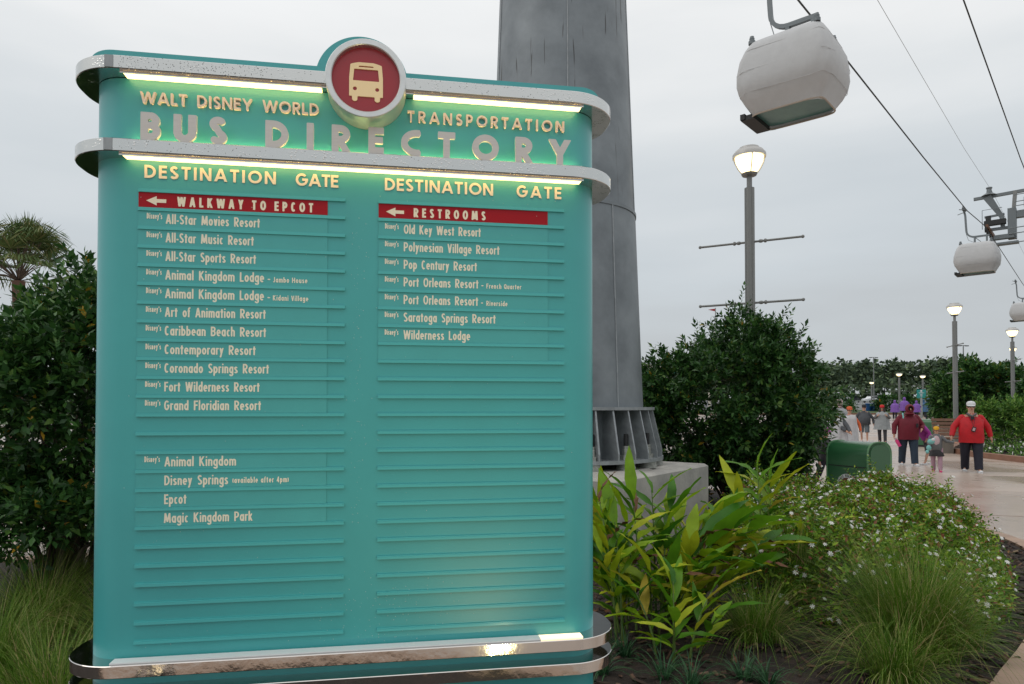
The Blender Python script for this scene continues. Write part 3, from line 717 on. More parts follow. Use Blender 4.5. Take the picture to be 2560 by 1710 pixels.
# ================================================================== foliage
def leaves(name, P, D, L, W, m, fold=.18, droop=.15, U=None):
    """one mesh of many small folded leaves: base P, direction D, length L, width W"""
    P, D = np.asarray(P, float), np.asarray(D, float); n = len(P); D = D / (np.linalg.norm(D, axis=1, keepdims=True) + 1e-9)
    if U is None: U = rng.normal(size=(n, 3)) * .55 + np.array([0, 0, 1.])
    S = np.cross(D, U); S /= (np.linalg.norm(S, axis=1, keepdims=True) + 1e-9); Nn = np.cross(S, D)
    L = np.broadcast_to(np.asarray(L, float).reshape(-1, 1), (n, 1)); W = np.broadcast_to(np.asarray(W, float).reshape(-1, 1), (n, 1))
    mid = P + D * L * .45; c = mid - Nn * L * fold * .35
    V = np.stack([P, mid + S * W * .5, mid - S * W * .5, P + D * L - Nn * L * droop, c], 1).reshape(-1, 3)
    o = (np.arange(n) * 5)[:, None]
    F = np.concatenate([o + np.array([[0, 1, 4]]), o + np.array([[0, 4, 2]]), o + np.array([[1, 3, 4]]), o + np.array([[4, 3, 2]])])
    return np_mesh(name, V, F, m)
def unit(v): return v / (np.linalg.norm(v, axis=-1, keepdims=True) + 1e-9)
def crown(radii, n_blob, n_twig, n_leaf, twig, leaf, seed, shoots=0, low=-.9, flat=1.0, blob=(.22, .36), shoot_len=(.25, .55)):
    """twigs of leaves growing out of overlapping clumps: returns leaf arrays and the clump centres"""
    g = np.random.default_rng(seed); rad = np.array(radii); B = []
    while len(B) < n_blob:
        d = unit(g.normal(size=3)); d[2] = d[2] * flat
        if d[2] < low: continue
        B.append((d * g.uniform(.35, .80) ** .6 * rad, g.uniform(*blob) * rad.mean() * (1 if d[2] > -.3 else .8)))
    P, D = [], []
    def twig_leaves(p, d, ln, nl):
        t = np.linspace(.15, 1, nl); a = g.uniform(0, 6.28); side0 = unit(np.cross(d, g.normal(size=3))); side1 = np.cross(d, side0)
        for i, q in enumerate(t):
            an = a + i * 2.4; out_ = side0 * math.cos(an) + side1 * math.sin(an)
            P.append(p + d * ln * q + np.array([0, 0, -.05 * ln * q * q])); D.append(d * .55 + out_ * .75 + np.array([0, 0, .25]) if i < nl - 1 else d)
    per = max(1, n_twig // n_blob)
    for c, r in B:
        oc = unit(c / rad)
        for _ in range(per):
            d = unit(g.normal(size=3) + oc * 1.1 + np.array([0, 0, .35])); s = c + d * r * g.uniform(.35, 1.0)
            twig_leaves(s, unit(d + g.normal(size=3) * .35), twig * g.uniform(.6, 1.3), n_leaf)
    for _ in range(shoots):
        c, r = B[g.integers(len(B))]; oc = unit(c / rad)
        if oc[2] < -.1: continue
        d = unit(oc * .9 + np.array([0, 0, .8]) + g.normal(size=3) * .35); s = c + d * r * .9
        twig_leaves(s, d, g.uniform(*shoot_len), int(n_leaf * 1.8))
    P = np.array(P); D = np.array(D); n = len(P)
    return P, D, leaf * g.uniform(.65, 1.25, n), B
def bush(name, label, cat, loc, radii, zc, m, n_blob, n_twig, n_leaf, twig, leaf, seed, shoots=0, group=None, low=-.9, wl=.48, trunk=46, rz=0, part='crown', **k):
    t = thing(name, label, cat, loc, rz, group)
    P, D, L, B = crown(radii, n_blob, n_twig, n_leaf, twig, leaf, seed, shoots, low, **k)
    P = P + np.array([0, 0, zc]); ok = P[:, 2] > .05; P, D, L = P[ok], D[ok], L[ok]
    link(part, leaves(part, P, D, L, L * wl, m), t)
    if trunk:
        mb = MB(); g = random.Random(seed)
        for c, r in B[:min(len(B), trunk)]:
            a = Vector((g.uniform(-.12, .12), g.uniform(-.12, .12), 0)); b = Vector(c) + Vector((0, 0, zc)); mid = a.lerp(b, .5) + Vector((g.uniform(-.1, .1), g.uniform(-.1, .1), g.uniform(.0, .2)))
            mid.x *= .8; mid.y *= .8
            mb.tube([a, a.lerp(mid, .5), mid, b], [.03, .022, .015, .005], 5)
        mb.build('trunk', M['bark'], t, 60)
    return t
# big dark shrub behind the pedestal
bush('shrub', 'big glossy dark green shrub behind the concrete block', 'shrub', (3.68, 11.5, 0), (1.60, 1.35, 1.34), 1.60, M['leaf_dark'], 90, 5600, 10, .17, .100, 21, shoots=170)
# dark shrub left of the board
bush('shrub', 'glossy dark shrub at the left edge beside the teal board', 'shrub', (-3.75, 5.75, 0), (1.60, 1.15, .96), 1.60, M['leaf_dark'], 64, 3500, 10, .14, .078, 33, shoots=110, low=-.8, trunk=20, shoot_len=(.12, .32))
bush('shrub', 'low leafy skirt of dark shrub at the left frame edge', 'shrub', (-3.55, 5.35, 0), (1.0, .6, .40), .78, M['leaf_dark'], 30, 1100, 9, .13, .076, 34, shoots=20, trunk=6, low=-.5)
# bright young growth low beside the board
bush('shrub', 'small bright green shrub low at the left edge of the board', 'shrub', (-2.28, 4.55, 0), (.34, .3, .30), .72, M['leaf_mid'], 12, 260, 7, .10, .08, 35)
# large trees at the right edge
for i, (x, y, rr_, h, lab) in enumerate(((28.9, 42.5, 2.6, 2.75, 'dark bushy tree directly right of the second lamp post'), (32.6, 43, 2.8, 2.6, 'dark bushy tree at the right edge beyond the third lamp post'),
                                      (29.6, 37.5, 1.9, 1.9, 'lower dark bushy tree at the right frame edge above the hedge'), (31.4, 47.5, 1.8, 1.7, 'smaller dark tree just left of the second lamp post'))):
    bush('bushy_tree', lab, 'tree', (x, y, gz(y)), (rr_, rr_ * .9, h * .68), h * .78, M['leaf_dark'], 46, 1900, 7, .42, .30, 50 + i, shoots=40, group='dark bushy trees in the right planter', shoot_len=(.4, .8))
# far round shrubs
for i, (u, Y, r_, h, lab) in enumerate(((2222, 86, 1.4, 1.7, 'round dark shrub left of the small teal notice'), (2278, 84, 1.0, 1.5, 'round dark shrub behind the purple ponchos'), (2098, 84, 1.6, 2.0, 'round dark shrub above the pale hooded people'), (2328, 72, 1.5, 2.0, 'round dark shrub right of the small teal notice'))):
    p = on_ground(u, Y); bush('round_shrub', lab, 'shrub', p, (r_, r_, h * .55), h * .5, M['leaf_dark'], 22, 260, 6, .5, .42, 70 + i, trunk=0, group='round shrubs on the far verge', part='crown')
# loose light-green hedge in the right planter
bush('hedge', 'loose light green hedge at the right edge behind the brown kerb', 'hedge', (19.1, 25.6, 0), (2.3, 1.5, .72), .85, M['leaf_mid'], 46, 2300, 7, .22, .14, 81, shoots=60, wl=.4, trunk=0)
# palm
def palm(loc, H, label):
    t = thing('palm_tree', label, 'palm tree', loc)
    MB().tube([(0, 0, 0), (.05, 0, H * .4), (.02, 0, H * .8), (0, 0, H)], [.22, .17, .15, .17], 12).build('trunk', M['palm_bark'], t, 60)
    g = np.random.default_rng(4); P, D, L = [], [], []; mbs = MB()
    for k in range(40):
        az = g.uniform(0, 6.28); el_ = g.uniform(.15, 1.5); ln = g.uniform(.9, 1.45)
        d = np.array([math.cos(az) * math.cos(el_), math.sin(az) * math.cos(el_), math.sin(el_)]); c = np.array([0, 0, H]) + d * ln
        mbs.tube([(0, 0, H), tuple(np.array([0, 0, H]) + d * ln * .5 + [0, 0, .08]), tuple(c)], [.02, .014, .01], 4)
        sd_ = unit(np.cross(d, [0, 0, 1.])); upv = np.cross(sd_, d)
        for q in range(24):                     # fan segments that droop at their tips
            a = -1.35 + 2.7 * q / 23; v = d * math.cos(a) + sd_ * math.sin(a); l1 = .72 * g.uniform(.8, 1.1)
            P.append(c); D.append(v + np.array([0, 0, .0])); L.append(l1)
            P.append(c + unit(v) * l1 * .72); D.append(unit(v) * .8 + np.array([0, 0, -.9])); L.append(l1 * g.uniform(.4, .8))
    L = np.array(L); link('fronds', leaves('fronds', P, D, L, np.full(len(L), .045), M['frond'], .05, .05), t); mbs.build('frond_stems', M['bark'], t)
palm((-14.5, 20, 0), 5.35, 'fan palm with drooping fronds above the left shrub')
# flowering jasmine mass
JAS = smooth_poly([(1.9, 5.6), (2.5, 4.75), (3.2, 4.75), (3.9, 5.4), (4.75, 6.7), (5.45, 7.9), (5.75, 9.0), (5.2, 9.45), (4.2, 9.35), (3.5, 9.8), (2.95, 9.5), (2.55, 8.3), (2.15, 6.9)], 4)
def jas_h(x, y):
    d = edge_d(JAS, x, y); t = min(1, d / .55)
    return (.08 + .48 * math.sqrt(t)) * (1 + .20 * math.sin(2.9 * x + .7) * math.cos(2.3 * y) + .14 * math.sin(7 * x - 5 * y)) * (1.0 + .10 * (y - 7) / 2)
def jasmine():
    P, D, L = [], [], []; FP, FN = [], []; stems = MB()
    g = rng; n = 0
    while n < 7600:
        x, y = g.uniform(1.5, 6.1), g.uniform(4.4, 10.1)
        if not inside(JAS, x, y): continue
        n += 1; h = jas_h(x, y); dep = g.uniform(0, 1) ** 2 * .22
        base = np.array([x, y, max(.03, h - dep)]); gx = (jas_h(x + .1, y) - jas_h(x - .1, y)) / .2; gy = (jas_h(x, y + .1) - jas_h(x, y - .1)) / .2
        nn_ = unit(np.array([-gx, -gy, 1.])); d = unit(nn_ + g.normal(size=3) * .6); ln = g.uniform(.06, .16); k = g.integers(6, 11)
        if g.random() < .09: d = unit(d + [0, 0, .8]); ln = g.uniform(.16, .30); k = 14
        s0 = unit(np.cross(d, g.normal(size=3))); s1 = np.cross(d, s0)
        for i in range(k):
            q = (i + .5) / k; an = (i % 2) * math.pi + i * .35; o = s0 * math.cos(an) + s1 * math.sin(an)
            P.append(base + d * ln * q); D.append(o * .8 + d * .5 + [0, 0, .1]); L.append(g.uniform(.032, .064))
        if g.random() < .20: FP.append(base + d * (ln + .01)); FN.append(unit(d * .6 + nn_ * .5 + np.array([0, -.5, .2]) + g.normal(size=3) * .35))
    link('jasmine_cover', leaves('jasmine_cover', P, D, np.array(L), np.array(L) * .42, M['leaf_jas'], .2, .25), kind='stuff')
    V = []; F = []
    for p, nrm in zip(FP, FN):
        a = unit(np.cross(nrm, rng.normal(size=3))); b = np.cross(nrm, a); r_ = rng.uniform(.014, .025); k = 7; a0 = rng.uniform(0, 6)
        for i in range(k):
            th = a0 + 2 * math.pi * i / k; th2 = th + .35; o = len(V)
            c1 = a * math.cos(th) + b * math.sin(th); w_ = a * -math.sin(th) + b * math.cos(th)
            V += [p, p + c1 * r_ * .6 + w_ * r_ * .22 + nrm * .003, p + c1 * r_ * 1.05 + w_ * r_ * .12 - nrm * .001, p + c1 * r_ * .6 - w_ * r_ * .22 + nrm * .003]; F.append((o, o + 1, o + 2, o + 3))
    link('jasmine_flowers', np_mesh('jasmine_flowers', V, F, M['petal']), kind='stuff')
    # woody undergrowth inside the mass
    mb = MB()
    for _ in range(420):
        x, y = g.uniform(1.6, 6), g.uniform(4.5, 10)
        if not inside(JAS, x, y): continue
        h = jas_h(x, y); mb.tube([(x, y, 0), (x + g.normal() * .08, y + g.normal() * .08, h * .6), (x + g.normal() * .15, y + g.normal() * .15, h)], [.004, .003, .0015], 4)
    mb.build('jasmine_stems', M['bark'], kind='stuff')
jasmine()
# low flowering cover in the right planter
P, D, L = [], [], []; V = []; F = []
for _ in range(2600):
    y = rng.uniform(18, 25.5); x = 15.62 + rng.uniform(0, 1) ** 1.2 * 3.2 + max(0, y - 23) * .45; z = .12 + rng.uniform(0, .34) * min(1, (x - 15.5))
    P.append((x, y, z)); D.append(rng.normal(size=3) + [0, 0, .6]); L.append(rng.uniform(.06, .12))
    if rng.random() < .07:
        o = len(V); c = np.array([x, y, z + .05]); a = rng.normal(size=3) * .028; b = rng.normal(size=3) * .028; V += [c - a, c - b, c + a, c + b]; F.append((o, o + 1, o + 2, o + 3))
link('planter_cover', leaves('planter_cover', P, D, np.array(L), np.array(L) * .5, M['leaf_mid']), kind='stuff'); link('planter_flowers', np_mesh('planter_flowers', V, F, M['petal']), kind='stuff')

# grass clumps
def blades(n, R0, H, lean, seed, w=.0032, seg_=4, curl=.5):
    g = np.random.default_rng(seed); az = g.uniform(0, 6.283, n); le = np.abs(g.normal(0, lean, n)).clip(0, 1.45); ln = H * g.uniform(.55, 1.15, n) * (1 + .25 * le); r0 = R0 * np.sqrt(g.uniform(0, 1, n))
    bx = r0 * np.cos(az + g.normal(0, .8, n)); by = r0 * np.sin(az + g.normal(0, .8, n)); V = np.zeros((n, (seg_ + 1) * 2, 3)); x, y, z = bx.copy(), by.copy(), np.zeros(n); ang = le * .45
    sxv, syv = -np.sin(az), np.cos(az); cu = curl * g.uniform(.5, 1.6, n)
    for i in range(seg_ + 1):
        ww = w * (1 - (i / seg_) ** 1.5 * .85) * .5
        V[:, 2 * i, :] = np.stack([x + sxv * ww, y + syv * ww, z], 1); V[:, 2 * i + 1, :] = np.stack([x - sxv * ww, y - syv * ww, z], 1)
        st = ln / seg_; x = x + np.cos(az) * np.sin(ang) * st; y = y + np.sin(az) * np.sin(ang) * st; z = np.maximum(z + np.cos(ang) * st, .01); ang = ang + (le * .55 + cu * .35) / seg_ * 2
    o = (np.arange(n) * (seg_ + 1) * 2)[:, None]
    F = np.concatenate([o + np.array([[2 * i, 2 * i + 1, 2 * i + 3, 2 * i + 2]]) for i in range(seg_)])
    return V.reshape(-1, 3), F
def clump(label, x, y, R0, H, lean, n, seed, m='blade', w=.0032, curl=.5, name='fountain_grass', group='fountain grass clumps in the bed', cat='grass clump'):
    V, F = blades(n, R0, H, lean, seed, w, 5, curl)
    o = link(name, np_mesh(name, V, F, M[m]), loc=(x, y, .03)); tag(o, label, cat, group); return o
clump('largest green grass clump at bottom right, before the jasmine', 2.62, 4.5, .20, .74, .72, 2000, 1, w=.0042, curl=.7)
clump('low dark grass clump with dry blades, between ginger and big clump', 1.66, 4.66, .12, .46, .80, 900, 2, curl=1.0, w=.0040)
clump('upright tall grass clump right behind the ginger leaves', 2.34, 5.6, .15, .74, .45, 800, 3, curl=.4, w=.0042)
clump('sprawling grass clump at the bottom edge right of centre', 2.22, 4.0, .14, .50, 1.0, 700, 4, curl=1.1, w=.0040)
clump('small grass clump at the lower right corner of the jasmine', 3.05, 4.6, .08, .30, 1.05, 260, 5, curl=1.0, w=.004)
clump('grass clump in shade between the ginger canes', 1.25, 5.2, .10, .45, .7, 500, 6)
for i, (x, y, h, n, lab) in enumerate(((-3.95, 6.1, .80, 420, 'airy grass clump against the pavement at the left edge'), (-2.75, 5.55, .80, 420, 'airy grass clump against the pavement beside the board'), (-3.25, 4.75, .66, 1200, 'dense grass clump in the middle of the left bed'),
        (-2.35, 4.25, .62, 1200, 'dense grass clump touching the left edge of the board'), (-3.0, 3.95, .58, 1300, 'dense grass clump at the lower left edge'), (-2.3, 3.45, .56, 1300, 'nearest grass clump at the bottom left by the chrome bands'), (-3.6, 5.3, .68, 600, 'thin grass clump behind the dense one at far left'))):
    clump(lab, x, y, .16, h, .9, n, 20 + i, m='blade_thin' if i in (0, 1, 6) else 'blade', w=.0036, curl=.95, group='grass clumps left of the board')
# grass in front of the board, below the frame: seen mirrored in the chrome
for i, s in enumerate((-1.75, -1.35, -.95, -.55, -.1, .3)):
    p = Vector((0, 2.6, 0)) + EX * s + NN * (.55 + .12 * (i % 2)); clump(('short tuft before the left end of the board', 'short tuft second from the left end before the board', 'short tuft before the left half of the board', 'short tuft before the middle of the board', 'short tuft second from the right end before the board', 'short tuft before the right end of the board')[i], p.x, p.y, .08, .34, .8, 260, 60 + i, m='liriope', w=.007, curl=1.2, name='grass_tuft', group='tufts before the board')
# lilyturf tufts along the bottom edge
for i, (u, v) in enumerate(((1505, 1705), (1560, 1660), (1655, 1720), (1725, 1745), (1855, 1725), (1915, 1735))):
    Y = 1.65 * 1707 / (v - 1018); o = clump(('lilyturf tuft nearest the chrome band end', 'lilyturf tuft just right of the lower chrome band', 'lilyturf tuft in the mulch, second from the bands', 'lilyturf tuft at the bottom centre of the mulch', 'lilyturf tuft left of the sprawling grass', 'lilyturf tuft touching the sprawling grass')[i], (u - 1280) / 1707 * Y, Y, .03, .24, .8, 46, 90 + i, m='liriope', w=.010, curl=1.3, name='lilyturf', group='lilyturf tufts', cat='lilyturf')

# ginger plants: canes with large single leaves
def lance(L_, W_, droop, wave, seed):
    g = random.Random(seed); mb = MB(); n = 8; V = []
    for i in range(n + 1):
        t = i / n; wv = W_ * .5 * math.sin(math.pi * min(1, t * .97 + .03) ** .8) ** .85 + .0008; z = -droop * L_ * t * t; x = L_ * t * math.cos(droop * .5)
        e = wave * math.sin(t * 17 + seed) * .006
        V += [(x, wv * g.uniform(.92, 1.05), z + wv * .35 + e), (x, 0, z), (x, -wv * g.uniform(.92, 1.05), z + wv * .35 - e)]
    for i in range(n):
        o = i * 3; mb.f += [(o, o + 3, o + 4, o + 1), (o + 1, o + 4, o + 5, o + 2)]
    mb.v = V; return mb.mesh('leaf', M['ginger'], 180)
LANCE = [lance(.36, .078, .10, 1, 1), lance(.42, .088, .35, 1, 2), lance(.34, .076, .65, 1.5, 3), lance(.40, .082, .22, 1, 4), lance(.28, .080, .45, 1, 5)]
DRY = lance(.26, .030, .8, 3, 9); DRY.materials.clear(); DRY.materials.append(M['dry'])
def frame(d, up):
    d = d.normalized(); s = up.cross(d)
    s = s.normalized() if s.length > 1e-4 else Vector((1, 0, 0)); return Matrix((d, s, d.cross(s))).transposed()
def ginger(label, x, y, canes, seed, leaf_scale=1.0):
    g = random.Random(seed); t = thing('ginger_plant', label, 'ginger plant', (x, y, .02), group='yellow-green ginger plants before the pedestal')
    for (bx, by, az, lean, H) in canes:
        dirh = Vector((math.cos(R(az)), math.sin(R(az)), 0)); pts = []; p = Vector((bx, by, 0)); a = lean * .3; n = 9
        for i in range(n + 1):
            pts.append(p.copy()); p = p + (dirh * math.sin(a) + Vector((0, 0, 1)) * math.cos(a)) * (H / n); a += lean * 1.4 / n
        MB().tube(pts, [.010 - .007 * i / n for i in range(n + 1)], 6).build('cane', M['cane'], t, 60)
        nl = max(5, int(H / .060)); side = Vector((-dirh.y, dirh.x, 0)) * g.choice((-1, 1))
        plane = (side * g.uniform(.6, 1) + dirh * g.uniform(-.7, .7)).normalized()
        for k in range(nl):
            q = .16 + .84 * (k + .6) / nl; f = q * n; i = min(int(f), n - 1); pp = pts[i].lerp(pts[i + 1], f - i); dd = (pts[i + 1] - pts[i]).normalized()
            s_ = plane * (1 if k % 2 else -1); open_ = g.uniform(.55, 1.15) * (1 - .45 * q)
            d = (dd * (1 - open_ * .45) + s_ * open_ + Vector((g.uniform(-.2, .2), g.uniform(-.2, .2), g.uniform(-.05, .2)))).normalized()
            if k == nl - 1: d = (dd + Vector((g.uniform(-.15, .15), g.uniform(-.15, .15), 0))).normalized()
            me = g.choice(LANCE) if g.random() > .06 else DRY; m4 = frame(d, (dd + Vector((0, 0, .8)) + Vector((g.uniform(-.5, .5), g.uniform(-.5, .5), 0))).normalized()).to_4x4()
            o = link('leaf', me, t); sc_ = leaf_scale * g.uniform(.75, 1.15) * (1.0 if q > .4 else .75); o.matrix_basis = Matrix.Translation(pp) @ m4 @ Matrix.Scale(sc_, 4)
    return t
ginger('tall yellow-green ginger clump nearest the board, below the block', .98, 4.95, [(-.05, 0, 100, .18, .98), (.1, .05, 60, .3, .92), (-.2, .1, 160, .25, .96), (.22, -.05, 20, .45, .84), (.0, -.15, 250, .3, .55), (.3, .1, 40, .5, .95), (-.22, -.1, 200, .4, .7), (.1, .2, 90, .15, 1.0), (-.1, .15, 130, .3, .82), (.15, .1, 350, .4, .75), (.2, .2, 60, .3, .75), (-.15, -.02, 170, .2, .6), (.05, -.12, 290, .3, .5), (.15, -.08, 330, .45, .6), (-.1, -.1, 120, .15, .78), (.25, .0, 50, .2, .66)], 1, 1.08)
ginger('arching ginger clump leaning right past the block corner', 1.36, 5.25, [(0, 0, 10, .55, .84), (.08, .08, 30, .45, .76), (-.1, 0, 350, .75, .98), (.0, .12, 60, .35, .68), (.1, -.1, 330, .7, .66), (.05, .0, 0, .85, .92), (.0, -.05, 20, .7, .78)], 2, 1.1)
ginger('sparse ginger canes standing alone right of the block', 2.16, 5.9, [(0, 0, 95, .10, 1.10), (.06, .02, 60, .12, 1.0), (-.05, 0, 140, .2, .85), (.1, 0, 350, .6, .7)], 3, 1.0)
ginger('low leafy ginger shoots at the foot of the board', 1.02, 4.32, [(0, 0, 80, .25, .52), (-.1, .05, 150, .35, .48), (.1, .02, 20, .4, .50), (.18, .1, 320, .5, .40), (-.02, -.06, 260, .4, .38)], 4, .85)
ginger('short ginger shoot half hidden behind the chrome end', .74, 4.6, [(0, 0, 100, .2, .85), (.03, .05, 200, .3, .7), (-.04, 0, 120, .2, 1.0)], 5, .95)
# dead leaves lying on the mulch
dl = bpy.data.meshes.new
for i in range(26):
    x, y = rnd.uniform(1.1, 3.2), rnd.uniform(4.0, 6.2)
    o = link('dead_leaf', DRY, loc=(x, y, bed_h(x, y) + .02), rot=(rnd.uniform(-.4, .4), rnd.uniform(-.3, .3), rnd.uniform(0, 6)), scale=(.6, .8, .6)); tag(o, 'small dry brown leaf lying on the mulch among the grasses', 'dead leaf', 'dead leaves on the mulch')
# ================================================================== gondola tower on its block
TX, TY = .66, 8.9
ped = MB()
d1 = Vector((.605, .796)); d2 = Vector((-.796, .605)); c0 = Vector((1.054, 7.0))
def rrquad(ins, r, n=5):
    cs = [c0, c0 + d1 * 2.57, c0 + d1 * 2.57 + d2 * 2.9, c0 + d2 * 2.9]; dirs = [(d1, d2), (-d1, d2), (-d1, -d2), (d1, -d2)]; out_ = []
    for q, (a, b) in zip(cs, dirs):
        q = q + (a + b) * ins; p0 = q + b * r; p1 = q + a * r
        if q is None: continue
        seq = [(p0, q, p1)] if True else []
        for k in range(n + 1):
            t = k / n; out_.append(tuple(p0 * (1 - t) ** 2 + q * 2 * t * (1 - t) + p1 * t * t))
    return out_
q0 = rrquad(0, .05); k0 = len(q0)
# corners alternate winding: order them round the centre
cc = Vector((sum(p[0] for p in q0) / k0, sum(p[1] for p in q0) / k0))
def ring_of(ins, r): return sorted(rrquad(ins, r), key=lambda p: math.atan2(p[1] - cc.y, p[0] - cc.x))
rings = [(ring_of(0, .05), 0), (ring_of(0, .05), .875), (ring_of(.035, .05), .905), (ring_of(.22, .05), .905), (ring_of(.24, .05), .924)]
V = [(x, y, z) for rg, z in rings for x, y in rg]; n = len(rings[0][0])
F = [(i * n + j, i * n + (j + 1) % n, (i + 1) * n + (j + 1) % n, (i + 1) * n + j) for i in range(len(rings) - 1) for j in range(n)] + [tuple((len(rings) - 1) * n + j for j in range(n))]
pm = MB().add(V, F); po = pm.build('concrete_block', M['concrete'], smooth=30); tag(po, 'weathered grey concrete block under the steel tower', 'pedestal')
tower = thing('cableway_tower', 'massive tapered galvanised steel tower behind the board', 'tower', (TX, TY, .924))
# material with long dark water streaks
ms = M['galv'].copy(); ms.name = 'streaked_steel'; n_ = ms.node_tree; L_ = n_.links.new; b_ = n_.nodes['Principled BSDF']
tc_ = n_.nodes.new('ShaderNodeTexCoord'); mp_ = n_.nodes.new('ShaderNodeMapping'); mp_.inputs['Scale'].default_value = (15, 15, .30); L_(tc_.outputs['Object'], mp_.inputs[0])
ns_ = n_.nodes.new('ShaderNodeTexNoise'); ns_.inputs['Scale'].default_value = 1.3; ns_.inputs['Detail'].default_value = 3; ns_.inputs['Distortion'].default_value = .25; L_(mp_.outputs[0], ns_.inputs['Vector'])
mr_ = n_.nodes.new('ShaderNodeMapRange'); mr_.inputs[1].default_value = .66; mr_.inputs[2].default_value = .68; L_(ns_.outputs[0], mr_.inputs[0])
sp_ = n_.nodes.new('ShaderNodeSeparateXYZ'); L_(tc_.outputs['Object'], sp_.inputs[0]); hr_ = n_.nodes.new('ShaderNodeMapRange'); hr_.inputs[1].default_value = 2.9; hr_.inputs[2].default_value = 4.6; L_(sp_.outputs['Z'], hr_.inputs[0])
mu_ = n_.nodes.new('ShaderNodeMath'); mu_.operation = 'MULTIPLY'; L_(mr_.outputs[0], mu_.inputs[0]); L_(hr_.outputs[0], mu_.inputs[1])
mu2 = n_.nodes.new('ShaderNodeMath'); mu2.operation = 'MULTIPLY'; mu2.inputs[1].default_value = .8; L_(mu_.outputs[0], mu2.inputs[0])
mi_ = n_.nodes.new('ShaderNodeMix'); mi_.data_type = 'RGBA'; src = b_.inputs['Base Color'].links[0].from_socket
L_(mu2.outputs[0], mi_.inputs[0]); L_(src, mi_.inputs[6]); mi_.inputs[7].default_value = (.028, .024, .02, 1); L_(mi_.outputs[2], b_.inputs['Base Color'])
def rad(z): return 1.03 - (z - .726) * (1.03 - .835) / 5.31
MB().lathe([(rad(.70), .70), (rad(3.176), 3.176)], 64).build('lower_shaft', ms, tower, 60)
MB().lathe([(rad(3.17) + .012, 3.15), (rad(3.17) + .012, 3.19), (rad(3.19) - .012, 3.20), (rad(9) - .012, 9), (rad(17), 17)], 64).build('upper_shaft', ms, tower, 60)
for i_, (a, r_) in enumerate(((-55, 0), (-128, 0), (20, 0))):
    p = [(math.cos(R(a)) * (rad(z) + .003), math.sin(R(a)) * (rad(z) + .003), z) for z in (.72, 3.15)]; MB().tube(p, .008, 6).build('weld_seam', M['galv_light'], tower)
    a -= 35; p = [(math.cos(R(a)) * (rad(z) - .008), math.sin(R(a)) * (rad(z) - .008), z) for z in (3.2, 9)]; MB().tube(p, .008, 6).build('weld_seam', M['galv_light'], tower)
MB().lathe([(1.0, .690), (1.175, .690), (1.175, .726), (1.0, .726)], 64).build('top_flange', M['galv_light'], tower, 30)
MB().lathe([(.95, .10), (.95, .70)], 48).build('inner_drum', M['galv'], tower, 60)
MB().lathe([(.80, .075), (1.28, .075), (1.28, .115), (.80, .115)], 64).build('base_plate', M['galv_light'], tower, 30)
gus = MB().prism_y([(.93, .115), (1.27, .115), (1.27, .19), (1.155, .69), (.93, .69)], -.011, .011).mesh('gusset', M['galv_light'])
for i in range(32): link('gusset', gus, tower, rot=(0, 0, 2 * math.pi * (i + .3) / 32))
washer = MB().lathe([(.115, 0), (.115, .035), (.108, .04), (.108, .078), (0, .078)], 20).mesh('leveling_nut', M['bolt'], 30)
nut = MB().lathe([(.075, 0), (.075, .05), (.045, .05), (.045, .12), (.040, .125), (.040, .16), (0, .16)], 6).mesh('nut', M['bolt'])
rod = MB().tube([(0, 0, .16), (0, 0, .30)], .026, 10).mesh('bolt', M['dark'])
for i in range(16):
    a = 2 * math.pi * (i + .3 + .25) / 16; x, y = 1.16 * math.cos(a), 1.16 * math.sin(a)
    link('leveling_nut', washer, tower, (x, y, -.001)); q = link('nut', nut, tower, (x, y, .115)); link('bolt', rod, q)

